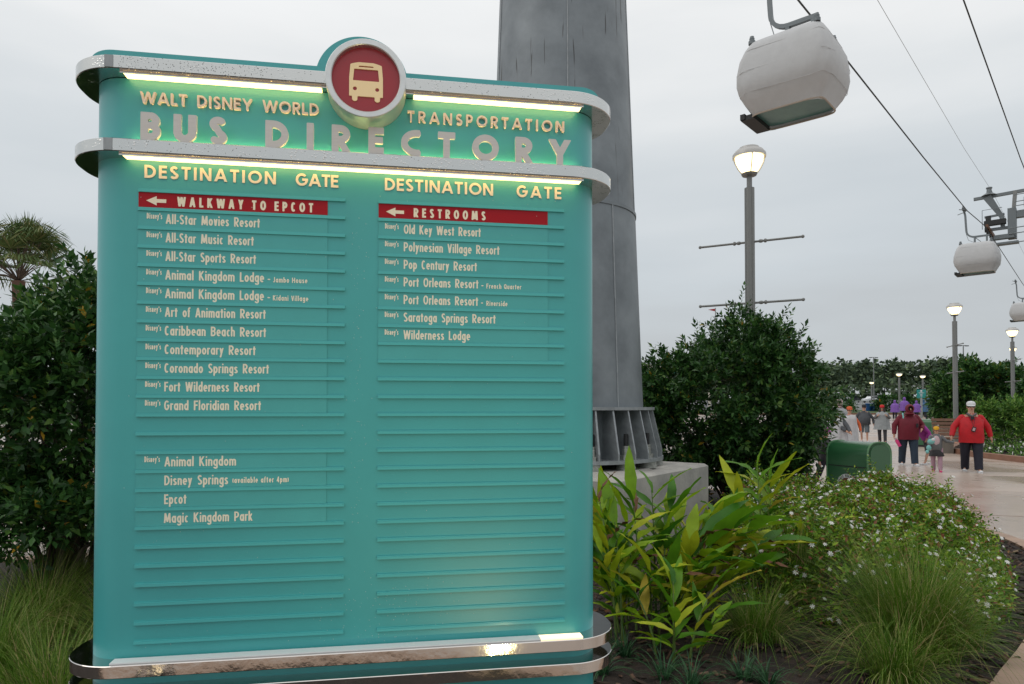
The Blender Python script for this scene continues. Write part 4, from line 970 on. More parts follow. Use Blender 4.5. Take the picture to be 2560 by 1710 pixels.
# ================================================================== cabins, cables, far tower head
CD = Vector((.6579, .7531, 0)); CP = Vector((-.7531, .6579, 0)); CRZ = math.atan2(CP.y, CP.x)   # local x runs across the cable, local y along it (negated)
def se(a, e=.30):
    c, s = math.cos(a), math.sin(a); return math.copysign(abs(c) ** e, c), math.copysign(abs(s) ** e, s)
def cabin(label, top, hang_dx):
    """top: centre of the roof; local x across the cable"""
    t = thing('gondola', label, 'gondola', top, CRZ, 'wrapped gondolas on the cable')
    prof = [(0, .0, .0), (-.02, .80, .68), (-.05, .88, .77), (-.24, .99, .88), (-.52, 1.09, .95), (-.84, 1.15, .99), (-1.12, 1.165, 1.0), (-1.36, 1.12, .96), (-1.60, 1.01, .82), (-1.80, .90, .68), (-1.88, .86, .62)]
    prof = [(z * .955, a, b) for z, a, b in prof]
    n = 56; V = []; g = random.Random(3)
    for k, (z, hx, hy) in enumerate(prof):
        for j in range(n):
            a = 2 * math.pi * j / n; cx, cy = se(a); wob = 1 + (.012 * math.sin(a * 5 + k) + .008 * math.sin(11 * a + 2 * k)) * (k > 3); dz = 0
            if k == len(prof) - 1: dz = -.03 + .03 * math.sin(a * 2)
            V.append((cx * hx * wob, cy * hy * wob, z + dz))
    F = [(k * n + j, k * n + (j + 1) % n, (k + 1) * n + (j + 1) % n, (k + 1) * n + j) for k in range(len(prof) - 1) for j in range(n)]
    MB().add(V, F).build('wrap', M['cover'], t, 50)
    # seams of the wrap
    for z, hx, hy in ((-.30, 1.012, .896), (-.84, 1.152, .992), (-1.36, 1.10, .935)):
        pts = [(se(2 * math.pi * j / 40)[0] * (hx + .004), se(2 * math.pi * j / 40)[1] * (hy + .004), z + .02 * math.sin(j)) for j in range(41)]
        MB().tube(pts, .005, 5, cap=False).build('seam', M['cover'], t, 60)
    pts = [(se(2 * math.pi * j / 40)[0] * .87, se(2 * math.pi * j / 40)[1] * .63, -1.815) for j in range(41)]
    MB().tube(pts, .022, 6, cap=False).build('hem', M['rope_rim'], t, 60)
    MB().prism([(se(2 * math.pi * j / 40)[0] * .83, se(2 * math.pi * j / 40)[1] * .59) for j in range(40)], -1.75, -1.68).build('floor', M['cabin_glass'], t, 30)
    MB().cbox((.96, 0, -1.80), (.34, 1.06, .12)).cbox((1.08, 0, -1.77), (.12, 1.12, .14)).build('step', M['dark'], t)
    for x, y in ((-.78, -.66), (-.78, .66), (.78, -.66), (.78, .66)):
        MB().lathe([(.085, -.05), (.085, .03), (.06, .05), (.065, .10), (.05, .12), (.05, .15), (0, .16)], 14, (x, y, 0)).build('buffer', M['hanger'], t, 40)
    MB().cbox((0, 0, .01), (1.3, .12, .06)).build('roof_rail', M['hanger'], t)
    h = MB(); H = hang_dx
    pts = [(-.62, 0, .46), (.10, 0, .46)] + [(.10 + .45 * math.sin(R(a)), 0, .46 + .42 - .42 * math.cos(R(a))) for a in range(15, 91, 15)] + [(.57, 0, 1.2), (.60, 0, 1.85), (.66, 0, 2.15)]
    h.tube(pts, [.075] * 3 + [.07] * (len(pts) - 3), 4); hg = h.build('hanger', M['hanger'], t, 20)
    MB().cbox((-.50, 0, .23), (.10, .10, .46)).build('hanger_foot', M['hanger'], t); MB().cbox((.12, 0, .21), (.10, .10, .44)).build('hanger_foot', M['hanger'], t)
    MB().tube([(-.25, 0, .05), (.10, 0, .42)], .02, 6).tube([(.12, 0, .1), (.45, 0, .30), (.56, 0, .7)], .012, 5).build('brace', M['hanger'], t)
    MB().cbox((.66, 0, 2.25), (.16, .62, .14)).cbox((.66, -.30, 2.33), (.10, .10, .14)).cbox((.66, .30, 2.33), (.10, .10, .14)).tube([(.55, -.05, 2.21), (.95, -.25, 2.37)], .03, 6).tube([(.60, .1, 2.07), (1.0, .05, 1.97)], .025, 6).build('grip', M['hanger'], t)
    return t
def cable_pt(Y): return Vector((6.31 + .8736 * (Y - 17), Y, 0))
g1 = cabin('nearest white wrapped gondola, top right above the tall lamp', at(1982, 106, 17), .6)
tr = tree_of(g1)
def again(label, loc):
    c = copy_tree(tr); c.location = loc; c['label'] = label; return c
again('middle white wrapped gondola, just before the far tower head', at(2443, 610, 42)); again('farthest gondola, cut by the right edge below the tower head', at(2560, 757, 69))
def wire(name, label, pts, r, m='cable'):
    o = MB().tube(pts, r, 6).build(name, M[m], smooth=60); tag(o, label, 'cable'); return o
def P3(Y, z, c=-8.54): return (.8736 * Y + c, Y, z)
wire('haul_cable', 'dark haul cable carrying the three gondolas', [P3(-14, 13.2), P3(5, 12.95), P3(17, 13.02), P3(22.2, 13.2), P3(32, 13.42), P3(42, 13.78), P3(47.5, 14.4), P3(50, 14.52), P3(52.5, 14.42), P3(69, 14.2), P3(110, 14.6), P3(180, 16.5)], .026)
wire('return_cable', 'dark return cable at the top right corner', [P3(-14, 13.3, -3.93), P3(10, 13.1, -3.93), P3(19.4, 13.2, -3.93), P3(31.8, 13.25, -3.93), P3(42, 13.7, -3.93), P3(50, 14.5, -3.93), P3(110, 14.6, -3.93)], .022)
wire('signal_cable', 'thin pale signal cable between the two haul cables', [P3(-14, 17.4, -8.3), P3(5, 16.5, -8.3), P3(25.3, 16.7, -8.3), P3(40, 16.95, -8.3), P3(50.2, 17.5, -8.3), P3(75, 17.0, -8.3), P3(130, 18, -8.3)], .009, 'metal_rail')
# head of the next tower
HD = thing('tower_head', 'steel crossarm of the next cableway tower with sheaves and catwalk', 'tower', P3(50, 14.5), math.atan2(-CP.y, -CP.x))
hm = M['hanger']
MB().tube([(1.5, 0, 1.02), (9, 0, 1.02)], [.34, .44], 4).build('crossarm', hm, HD, 20)
MB().cbox((1.35, 0, .4), (.5, .6, 2.2)).build('arm_end', hm, HD)
MB().tube([(-.95, 0, 2.62), (9, 0, 2.82)], .15, 4).build('gantry_beam', hm, HD)
MB().tube([(-.1, 0, 2.6), (.75, 0, 1.0), (.8, 0, .2)], [.36, .2, .17], 4).build('gantry_leg', hm, HD); MB().tube([(1.55, 0, 2.75), (1.4, 0, .9)], [.17, .15], 4).build('gantry_post', M['post'], HD)
MB().lathe([(.5, 0), (.18, .22), (.15, .5), (.2, .52), (.2, .6), (0, .6)], 12, (.0, 0, 2.72)).build('cable_bracket', hm, HD)
MB().tube([(-.2, 0, .18), (1.4, 0, .18)], .14, 4).tube([(-.3, 0, 1.15), (.9, 0, 1.2)], .10, 4).build('sheave_arm', hm, HD)
for k in range(6):
    y = -2.1 + k * .84; MB().prism([(.2 * math.cos(R(a)), .2 * math.sin(R(a))) for a in range(0, 360, 24)], -.06, .06).build('sheave', M['dark'], HD, loc=(0, y, -.22 + .10 * (1 - abs(k - 2.5) / 2.5)), rot=(0, R(90), 0))
MB().cbox((.06, 0, .05), (.14, 4.3, .22)).build('sheave_beam', M['wood'], HD)
cw = MB()
for z in (.05, -.35, -1.0): cw.tube([(1.2, -.7, z - .1), (9, -.7, z)], .035, 5)
for z in (1.55, 1.85, 2.35): cw.tube([(1.5, -.5, z), (9, -.5, z + .05)], .03, 5)
cw.tube([(2.1, -.5, 1.4), (2.1, -.5, 2.1)], .03, 5).tube([(-.4, -.4, .2), (-.4, -.4, 1.6), (.8, -.4, 1.62)], .025, 5).cbox((.75, -.4, -1.05), (2.0, .7, .14)).cbox((.9, -.4, -.55), (1.2, .5, .3)).build('catwalk', hm, HD)
MB().cbox((.35, -.2, .62), (1.3, .5, .34)).cbox((-.05, -.2, .9), (.3, .4, .5)).build('drive_box', M['dark'], HD)
MB().tube([(8.6, 0, 3), (8.6, 0, -14.5)], [.55, .9], 16).build('tower_shaft', M['galv'], HD, 60)

# ================================================================== lamp posts
def lamp_post(label, loc, rz):
    t = thing('lamp_post', label, 'lamp post', loc, rz, 'globe lamp posts with cross bars'); H = 6.43
    MB().lathe([(.092, 0), (.092, H - .62)], 16).build('pole', M['post'], t, 40)
    f = MB()
    for k in range(4):
        a = R(45 + 90 * k); f.tube([(.088 * math.cos(a), .088 * math.sin(a), .05), (.088 * math.cos(a), .088 * math.sin(a), H - .63)], .018, 5)
    f.build('flute', M['post'], t, 60)
    MB().lathe([(.05, H - .62), (.05, H - .40), (.13, H - .385), (.15, H - .345), (.12, H - .33)], 16).build('collar', M['post'], t, 40)
    gl = MB().lathe([(.10, H - .335), (.17, H - .27), (.235, H - .14), (.265, H - .02), (.262, H)], 24).build('globe', M['bulb'], t, 60)
    MB().lathe([(.262, H - .035), (.305, H - .04), (.305, H + .02), (.25, H + .09), (.19, H + .11), (.18, H + .15), (0, H + .17)], 28).build('lamp_shade', M['lampcap'], t, 40)
    r_ = MB()
    for k in range(4):
        a = R(90 * k + 20); r_.tube([(.14 * math.cos(a), .14 * math.sin(a), H - .34), (.20 * math.cos(a), .20 * math.sin(a), H - .26), (.262 * math.cos(a), .262 * math.sin(a), H - .14), (.29 * math.cos(a), .29 * math.sin(a), H - .03)], .011, 5)
    r_.build('rib', M['lampcap'], t, 60)
    for z in (H - 1.65, H - 2.81):
        b = MB().tube([(-.93, 0, z), (.93, 0, z)], .021, 8)
        for s_ in (-1, 1): b.ball((.93 * s_, 0, z), .032, 8, 5).ball((.20 * s_, 0, z), (.05, .035, .035), 8, 5).ball((.28 * s_, 0, z), (.035, .04, .04), 8, 5)
        b.build('cross_bar', M['post'], t, 50)
    return t
l1 = lamp_post('tallest lit lamp post, rising behind the big shrub', on_ground(1877, 12.9), R(-28)); tl = tree_of(l1)
for lab, u, Y, dz in (('lit lamp post beside the man in the red jacket', 2389, 29.2, -.48), ('lit lamp post at the right edge below the farthest gondola', 2533, 37.5, -.63), ('lit lamp post just above the right edge trees', 2534, 62, .05),
                      ('lit lamp post with two cross bars before the pine wood', 2248.5, 79, -.9), ('leftmost far lit lamp post, nearest the big shrub', 2179.5, 104, -1.3), ('far lit lamp post rising above the small teal notice', 2307.5, 86, -1.1)):
    c = copy_tree(tl); p = on_ground(u, Y); p.z += dz if Y < 60 else 0; c.location = p; c['label'] = lab; c.rotation_euler.z = R(75) if Y < 60 else R(-8)
    if Y > 70:
        v = {2248.5: 936, 2179.5: 957, 2307.5: 941}[u]; zt = at(u, v, Y).z; c.scale = (1.15, 1.15, (zt - gz(Y)) / 6.38)
def mast(label, u, v, Y, hw):
    p = on_ground(u, Y); z = at(u, v, Y).z - gz(Y); t = thing('floodlight_mast', label, 'light mast', p, R(10), 'car park light masts')
    MB().tube([(0, 0, 0), (0, 0, z)], [.14, .08], 8).build('mast', M['post'], t, 60); MB().cbox((0, 0, z + .05), (hw * .5, .12, .10)).build('cross_arm', M['post'], t)
    for s_ in (-1, 1): MB().cbox((hw * .38 * s_, 0, z), (hw * .3, .35, .14)).build('lamp_head', M['dark'], t)
mast('unlit T-shaped car park mast above the pine wood', 2185, 894, 150, 1.9); mast('unlit T-shaped car park mast above the right edge trees', 2410, 864.6, 116, 1.8)
# ================================================================== people
def skin_mesh(name, J, links, m, sub=1, root=0):
    """J: {joint: (x,y,z,rx,ry)}; one continuous surface grown round the skeleton"""
    keys = list(J); idx = {k: i for i, k in enumerate(keys)}
    me = bpy.data.meshes.new('skeleton'); me.from_pydata([J[k][:3] for k in keys], [(idx[a], idx[b]) for a, b in links], []); o = bpy.data.objects.new('skeleton', me); col.objects.link(o)
    md = o.modifiers.new('skin', 'SKIN'); md.use_smooth_shade = True; md.branch_smoothing = .6
    lay = me.skin_vertices[0].data
    for i, k in enumerate(keys): q = J[k]; lay[i].radius = (q[3], q[4] if len(q) > 4 else q[3]); lay[i].use_root = (i == root)
    s = o.modifiers.new('sub', 'SUBSURF'); s.levels = s.render_levels = sub
    dg = bpy.context.evaluated_depsgraph_get(); dg.update(); ev = o.evaluated_get(dg); r = bpy.data.meshes.new_from_object(ev, depsgraph=dg); r.name = name
    bpy.data.objects.remove(o); bpy.data.meshes.remove(me); r.materials.clear(); r.materials.append(m); r.shade_smooth(); return r
def lerp3(a, b, t): return tuple(a[i] + (b[i] - a[i]) * t for i in range(3))
def person(label, loc, H=1.72, face=0, fat=1.0, arms=None, stride=.12, top='grey_shirt', legs='navy', shorts=False, shoes='white', hat=None, hood=None, hair=True, poncho=None, skirt=None,
           lean=0, sleeve=1.0, head_down=0, extra=None, hair_long=False, loose=1.0):
    """arms: ((elbow),(wrist)) offsets for left (-x) and right (+x), local frame, facing -y, for a 1.72 m figure"""
    t = thing('person', label, 'person', loc, face); t.scale = (H / 1.72,) * 3; f = fat
    A = arms or (((-.30 - .06 * f, .02, 1.12), (-.33 - .06 * f, -.06, .86)), ((.30 + .06 * f, .02, 1.12), (.33 + .06 * f, -.06, .86)))
    ly = lambda z: -lean * max(0, z - .9)              # lean forward above the hips
    sh = .175 + .02 * f
    S = dict(hipc=(0, 0, .93), waist=(0, ly(1.08), 1.08), chest=(0, ly(1.28), 1.28), neck0=(0, ly(1.42), 1.42), neck=(0, ly(1.50) - .01, 1.50), head0=(0, ly(1.56) - .02 - head_down * .03, 1.565), head1=(0, ly(1.66) - .02 - head_down * .07, 1.655 - head_down * .02))
    hips = {s: (s * (.085 + .02 * f), 0, .90) for s in (-1, 1)}; kn = {s: (s * (.095 + .02 * f), -stride * s * .5 - .02, .49) for s in (-1, 1)}; an = {s: (s * (.085 + .015 * f) + .02 * s * (s > 0), -stride * s * 1.3 + .03, .09 + (.05 if s < 0 else 0)) for s in (-1, 1)}
    toe = {s: (an[s][0] + .025 * s, an[s][1] - .13, .035) for s in (-1, 1)}
    J = {'hipc': (*S['hipc'], .13 * f, .10 * f), 'waist': (*S['waist'], .13 * f, .095 * f), 'chest': (*S['chest'], .15 * f, .105 * f), 'neck0': (*S['neck0'], .09, .075), 'neck': (*S['neck'], .052, .052), 'head0': (*S['head0'], .072, .084), 'head1': (*S['head1'], .086, .100)}
    Lk = [('hipc', 'waist'), ('waist', 'chest'), ('chest', 'neck0'), ('neck0', 'neck'), ('neck', 'head0'), ('head0', 'head1')]
    for s, (el_, wr) in zip((-1, 1), A):
        k = 'L' if s < 0 else 'R'; y0 = ly(1.40); sho = (s * sh, y0, 1.375)
        J.update({'s' + k: (*sho, .056, .056), 'e' + k: (el_[0], el_[1] + ly(el_[2]), el_[2], .042, .042), 'w' + k: (wr[0], wr[1] + ly(wr[2]), wr[2], .026, .030)})
        hd = Vector(J['w' + k][:3]) + (Vector(J['w' + k][:3]) - Vector(J['e' + k][:3])).normalized() * .075; J['h' + k] = (*hd, .020, .034)
        Lk += [('neck0', 's' + k), ('s' + k, 'e' + k), ('e' + k, 'w' + k), ('w' + k, 'h' + k)]
        J.update({'p' + k: (*hips[s], .085 * (1 + (f - 1) * .6),) * 1 + (.085 * (1 + (f - 1) * .6),), 'k' + k: (*kn[s], .056, .056), 'a' + k: (*an[s], .036, .036), 't' + k: (*toe[s], .032, .026)})
        Lk += [('hipc', 'p' + k), ('p' + k, 'k' + k), ('k' + k, 'a' + k), ('a' + k, 't' + k)]
    body = link('body', skin_mesh('body', J, Lk, M['skin']), t)
    # fingers and thumb, nose and ears: grown from the same flesh
    fm = MB()
    for k, s in (('L', -1), ('R', 1)):
        w_ = Vector(J['w' + k][:3]); h = Vector(J['h' + k][:3]); d = (h - w_).normalized(); sd_ = d.cross(Vector((1, 0, 0))).normalized()
        for q, ln in zip((-1.5, -.5, .5, 1.5), (.062, .072, .075, .066)):
            b_ = h + sd_ * .017 * q; fm.tube([b_ - d * .02, b_ + d * ln * .55, b_ + d * ln * .9 + Vector((-s * .018, 0, 0))], [.010, .009, .006], 5)
        b_ = w_.lerp(h, .4); fm.tube([b_ + sd_ * -.015, b_ + sd_ * -.042 + d * .03, b_ + sd_ * -.045 + d * .06], [.011, .010, .007], 5)
    hc = Vector(J['head1'][:3]); hc.z -= .025
    fm.tube([hc + Vector((0, -.085, .015)), hc + Vector((0, -.112, -.02)), hc + Vector((0, -.09, -.032))], [.008, .015, .010], 6)
    for s in (-1, 1): fm.ball(hc + Vector((s * .078, .005, -.005)), (.012, .02, .03), 8, 5)
    fm.build('features', M['skin'], body, 60)
    em = MB()
    for s in (-1, 1): em.ball(hc + Vector((s * .030, -.087, .018)), (.011, .006, .007), 8, 5)
    em.build('eyes', M['hair'], body); MB().ball(hc + Vector((0, -.089, -.055)), (.024, .006, .007), 8, 5).build('mouth', M['lips'], body)
    # clothes: shaped trunk with sleeves, trousers with legs
    def shell(mb, sec, n=22):                    # sec: (z, rx, ry, yoff)
        V = [(rx * math.copysign(abs(math.cos(a)) ** .85, math.cos(a)), yo + ly(z) + ry * math.copysign(abs(math.sin(a)) ** .85, math.sin(a)), z) for z, rx, ry, yo in sec for a in (2 * math.pi * j / n for j in range(n))]
        jr = random.Random(len(label) + len(sec)); V = [(x + jr.uniform(-.009, .009), y + jr.uniform(-.009, .009), z + jr.uniform(-.008, .008)) for x, y, z in V]
        k = len(sec); mb.add(V, [(i * n + j, i * n + (j + 1) % n, (i + 1) * n + (j + 1) % n, (i + 1) * n + j) for i in range(k - 1) for j in range(n)] + [tuple(reversed(range(n))), tuple((k - 1) * n + j for j in range(n))])
    if top:
        lo_ = loose; b_ = .02 * (f - 1) * 5; tb = MB()
        shell(tb, [(.74 if f > 1.3 else .84, (.172 * f * lo_), .135 * f * lo_, -.01), (.88, .172 * f * lo_, .148 * f * lo_, -.015), (1.02, .174 * f * lo_, .155 * f * lo_, -.02 - b_ * .3), (1.18, .172 * f * lo_, .145 * f * lo_, -.015), (1.30, .186 * f ** .8, .128 * f, -.005), (1.38, .170 * f ** .6, .105, 0), (1.44, .120, .080, 0), (1.485, .070, .062, -.005)])
        for k in 'LR':
            a0, a1, a2 = (Vector(J[q + k][:3]) for q in 'sew'); fs = 1 + (f - 1) * .45
            a0 = a0 + Vector((-.02 if a0.x > 0 else .02, 0, -.01)); pts = [a0, a0.lerp(a1, .5), a1, a1.lerp(a2, .5), a1.lerp(a2, .95)] if sleeve > .5 else [a0, a0.lerp(a1, .6)]
            tb.tube(pts, [.072 * fs, .068 * fs, .060 * fs, .053 * fs, .042 * fs][:len(pts)], 12); tb.ball(a0, (.072 * fs, .074, .066 * fs), 12, 7)
        tb.build('jacket' if sleeve > .5 else 'shirt', M[top], t, 75)
    if legs:
        bb = MB(); shell(bb, [(.80, .155 * f ** .9, .125 * f ** .9, 0), (.86, .165 * f ** .9, .135 * f ** .9, 0), (.98, .160 * f ** .9, .125 * f ** .9, 0)])
        for k in 'LR':
            p0, p1, p2 = (Vector(J[q + k][:3]) for q in 'pka'); fs = 1 + (f - 1) * .55; p0 = p0 + Vector((0, 0, .02)); p2 = Vector((p2.x, p2.y, .075))
            pts = [p0, p0.lerp(p1, .5), p1, p1.lerp(p2, .5), p2]; rr_ = [.105 * fs, .098 * fs, .080 * fs, .073 * fs, .070 * fs]
            if shorts: pts = [p0, p0.lerp(p1, .5), p1.lerp(p2, .05)]; rr_ = [.105 * fs, .102 * fs, .096 * fs]
            bb.tube(pts, rr_, 12)
        bb.build('shorts' if shorts else 'trousers', M[legs], t, 75)
    for s in (-1, 1):
        a, b = Vector(an[s]), Vector(toe[s]); m_ = MB().ball((a.x, a.y + .01, .048), (.048, .065, .05), 10, 6).ball((b.x, b.y + .015, .035), (.046, .095, .035), 10, 6).cbox((b.x * .5 + a.x * .5, (a.y + b.y) / 2, .012), (.085, .27, .024)); m_.build('shoe', M[shoes], t, 50)
    top_c = Vector(J['head1'][:3])
    if hair:
        hm_ = MB().ball(top_c + Vector((0, .015, .012)), (.090, .103, .090), 14, 8)
        hm_.v = [(x, y, z) if not (y < top_c.y - .035 and z < top_c.z + .035) else (x * .8, top_c.y - .03, z) for x, y, z in hm_.v]
        if hair_long:
            for s in (-1, 1): hm_.tube([top_c + Vector((s * .075, -.0, .0)), top_c + Vector((s * .10, -.04, -.15)), top_c + Vector((s * .10, -.09, -.34))], [.03, .045, .025], 8)
        hm_.build('hair', M['hair'], body, 60)
    if hat:
        kind, c = hat; q = top_c + Vector((0, .0, .035))
        MB().lathe([(.098, -.012), (.101, .02), (.093, .055), (.065, .085), (0, .098)], 20, q, 1, 1.14).build('cap', M[c], t, 60)
        bm_ = MB(); n = 10; V = []
        for i in range(n + 1):
            a = math.pi * i / n; V += [(q.x + .092 * math.cos(a), q.y - .085 * math.sin(a) - .01, q.z - .005), (q.x + .088 * math.cos(a), q.y - .085 * math.sin(a) - .085 * math.sin(a) ** .6, q.z - .018 - .01 * math.sin(a))]
        V += [(x, y, z - .008) for x, y, z in V]; k2 = 2 * (n + 1)
        bm_.add(V, [(2 * i, 2 * i + 1, 2 * i + 3, 2 * i + 2) for i in range(n)] + [(k2 + 2 * i, k2 + 2 * i + 2, k2 + 2 * i + 3, k2 + 2 * i + 1) for i in range(n)] + [(2 * i + 1, k2 + 2 * i + 1, k2 + 2 * i + 3, 2 * i + 3) for i in range(n)]); bm_.build('cap_brim', M[c], t, 40)
    if hood:
        q = top_c + Vector((0, .015, -.015)); hb = MB(); n, k = 18, 9; V = []
        for i in range(k + 1):                     # a shell open at the face
            ph = R(38 + (180 - 38) * i / k)
            for j in range(n):
                a = 2 * math.pi * j / n; V.append((q.x + .115 * math.sin(ph) * math.cos(a), q.y - .128 * math.cos(ph), q.z + .128 * math.sin(ph) * math.sin(a)))
        hb.add(V, [(i * n + j, i * n + (j + 1) % n, (i + 1) * n + (j + 1) % n, (i + 1) * n + j) for i in range(k) for j in range(n)])
        hb.tube([(q.x + .072 * math.cos(2 * math.pi * j / 20), q.y - .101, q.z + .080 * math.sin(2 * math.pi * j / 20)) for j in range(21)], .012, 5, cap=False)
        hb.tube([q + Vector((0, .04, -.09)), q + Vector((0, .02, -.17))], [.10, .12], 12); hb.build('hood', M[hood], t, 60)
    if poncho:
        g = random.Random(int(H * 1000) + len(label)); ph = g.uniform(0, 6); am = .14; y0 = lambda z: ly(z)
        prof = [(.075, 1.49), (.13, 1.455), (.24, 1.40), (.285 * f, 1.28), (.30 * f, 1.10), (.315 * f, .92), (.335 * f, .72), (.35 * f, poncho[1])]
        if poncho[1] > .8: prof = prof[:-2] + [(.34 * f, poncho[1])]
        pm_ = MB().lathe(prof, 40, (0, 0, 0), .98, .70, wob=lambda a, s: 1 + s * am * .5 * math.sin(7 * a + ph + 2 * s) + s * .05 * math.sin(13 * a + 3 * s))
        pm_.f = pm_.f[:-2]; pm_.v = [(x, y + ly(z), z) for x, y, z in pm_.v]; pm_.build('poncho', M[poncho[0]], t, 70)
    if skirt:
        MB().lathe([(.13 * f, 1.0), (.17 * f, .88), (.24 * f, .62), (.23 * f, .61)], 28, (0, 0, 0), 1, .85, wob=lambda a, s: 1 + .06 * s * math.sin(8 * a)).build('skirt', M[skirt], t, 60)
    if extra: extra(t, J)
    return t
def strap(t, J, c='teal_cloth', side=-1):
    MB().tube([(side * .12, .10, 1.44), (side * .13, -.03, 1.475), (side * .15, -.155, 1.38), (side * .15, -.175, 1.2)], .020, 6).build('backpack_strap', M[c], t, 60)
def towards(p): return math.atan2(p.x, -p.y) * 0 + math.atan2(-p.x, p.y) * -1
def spot(u, Y): return on_ground(u, Y)
def face_cam(p, off=0): return -math.atan2(p.x, p.y) + R(off)
# man in red with lanyard
def lanyard(t, J):
    MB().tube([(-.09, -.12, 1.46), (-.02, -.27, 1.28), (.01, -.30, 1.13)], .005, 4).tube([(.09, -.12, 1.46), (.03, -.27, 1.28), (.015, -.30, 1.13)], .005, 4).build('lanyard', M['black'], t)
    MB().cbox((.015, -.305, 1.08), (.085, .02, .12), Matrix.Rotation(.3, 3, 'Y')).build('badge', M['dark'], t); MB().cbox((.015, -.319, 1.08), (.05, .008, .07), Matrix.Rotation(.3, 3, 'Y')).build('badge_face', M['pale_pink'], t)
    MB().cbox((-.0, -.22, 1.36), (.07, .05, .07)).build('small_camera', M['black'], t)
    MB().tube([(-.1, -.10, 1.47), (0, -.17, 1.40), (.1, -.10, 1.47)], .03, 6).build('collar', M['mid_grey'], t, 60)
    MB().tube([(-.072, -.10, 1.655), (-.02, -.118, 1.65), (.02, -.118, 1.65), (.072, -.10, 1.655)], .006, 4).build('glasses', M['black'], t)
p = spot(2427, 17.4)
person('heavy man in bright red jacket and white cap walking with a small child', p, 1.74, face_cam(p, 8), 1.55, (((-.37, .0, 1.13), (-.43, -.12, .89)), ((.36, .08, 1.13), (.42, .06, .88))), .16, 'red_jacket', 'navy', hat=('cap', 'white'), extra=lanyard, shoes='white')
# small child holding his hand
def plush(t, J):
    o = thing('plush_toy', 'small pale teal and white toy held by the child in the yellow hat', 'toy', spot(2315, 17.5) + Vector((0, -.2, 0)))
    MB().ball((0, 0, .78), (.085, .07, .07), 10, 7).ball((-.06, 0, .62), (.06, .05, .07), 10, 6).ball((-.10, 0, .52), (.045, .04, .05), 8, 5).ball((.06, -.02, .84), (.035, .03, .035), 8, 5).build('toy_body', M['teal_cloth'], o, 60)
    MB().ball((.02, -.05, .83), (.05, .03, .04), 8, 6).build('toy_face', M['white'], o, 60)
p = spot(2340, 17.5)
person('toddler in yellow hat and grey cardigan holding the hand of the man in red', p, 1.12, face_cam(p), 1.1, (((-.27, -.10, 1.16), (-.22, -.24, .98)), ((.34, -.02, 1.20), (.60, -.02, 1.16))), .14, 'mid_grey', 'legging', shoes='pink', hat=('cap', 'yellow'), skirt='charcoal',
       extra=lambda t, J: (MB().ball((0, -.135, 1.20), (.12, .07, .22), 12, 8).build('shirt_front', M['pale_pink'], t, 60), plush(t, J)))
# child bending in magenta
p = spot(2320, 19.6)
person('bending child in magenta rain jacket and hood between the maroon hoodie and the toddler', p, 1.42, face_cam(p, -50), 1.05, (((-.30, -.08, 1.10), (-.22, -.26, .92)), ((.30, -.06, 1.12), (.24, -.24, .92))), .2, 'magenta', 'charcoal', shorts=True, shoes='white', hood='magenta', lean=.75, loose=1.15)
# hooded person in maroon with pink bottle
def bottle(t, J):
    w_ = Vector(J['hL'][:3]); o = thing('water_bottle', 'pink drinking bottle hanging from the hand of the maroon hoodie', 'bottle', t.matrix_basis @ (w_ + Vector((.03, -.02, -.05))), t.rotation_euler.z)
    MB().lathe([(0, -.24), (.045, -.235), (.047, -.06), (.03, -.03), (.03, .01), (0, .012)], 14).build('flask', M['pink'], o, 40); MB().lathe([(.034, -.02), (.034, .03), (0, .032)], 12).build('lid', M['pale_pink'], o, 40); o.rotation_euler = (0, R(-28), t.rotation_euler.z)
p = spot(2269, 19.3)
mh = person('heavy person in maroon hoodie and dark jeans looking down, with a pink bottle', p, 1.72, face_cam(p, 14), 1.5, (((-.34, .02, 1.14), (-.36, -.06, .88)), ((.36, .02, 1.14), (.30, -.16, 1.04))), .15, 'maroon', 'denim', shoes='white', hood='maroon', head_down=1.5, lean=.12, extra=lambda t, J: (strap(t, J), MB().cbox((.17, -.27, 1.14), (.05, .03, .11)).build('phone', M['black'], t), bottle(t, J)))
# two in clear ponchos
p = spot(2160, 32.2)
person('person in black cap and grey top under a clear rain poncho, walking', p, 1.72, face_cam(p), 1.18, None, .13, 'grey_shirt', 'grey_short', shorts=True, shoes='white', hat=('cap', 'black'), loose=1.35)
p = spot(2205, 31.6)
person('long-haired person in bright red cap and pale grey rain poncho', p, 1.70, face_cam(p), .98, (((-.30, -.08, 1.16), (-.20, -.20, 1.26)), ((.30, -.08, 1.16), (.20, -.20, 1.26))), .10, 'mid_grey', 'charcoal', shoes='charcoal', hat=('cap', 'bright_red'), hair_long=True, poncho=('poncho', .62))
# group by the big shrub
p = spot(2087, 20.5)
person('white-hooded person in a long white poncho beside the big shrub', p, 1.66, face_cam(p, -20), 1.15, (((.2, -.1, 1.1), (.42, -.22, .98)),) * 1 + (((.40, -.10, 1.12), (.55, -.28, .96)),), .12, 'grey_shirt', 'charcoal', shoes='white', hood='poncho_white', poncho=('poncho_white', .55))
p = spot(2098, 24.5)
person('tall person in a pale hooded poncho behind the white-hooded one', p, 1.90, face_cam(p, 10), 1.15, None, .12, 'grey_shirt', 'charcoal', hood='pale_pink', poncho=('poncho', .7))
p = spot(2123, 24)
person('child with orange hair band in a clear trailing poncho beside the tall hooded person', p, 1.62, face_cam(p, 20), .9, None, .12, 'orange', 'mid_grey', poncho=('poncho_white', .35), hat=('cap', 'orange'))
# somebody mostly hidden behind the green bin: dark clothes and a magenta umbrella edge
p = spot(2062, 13.2)
person('person in dark clothes mostly hidden between the big shrub and the green bin', p, 1.22, face_cam(p, 60), 1.0, None, .3, 'charcoal', 'navy', shoes='charcoal', hat=('cap', 'magenta'))
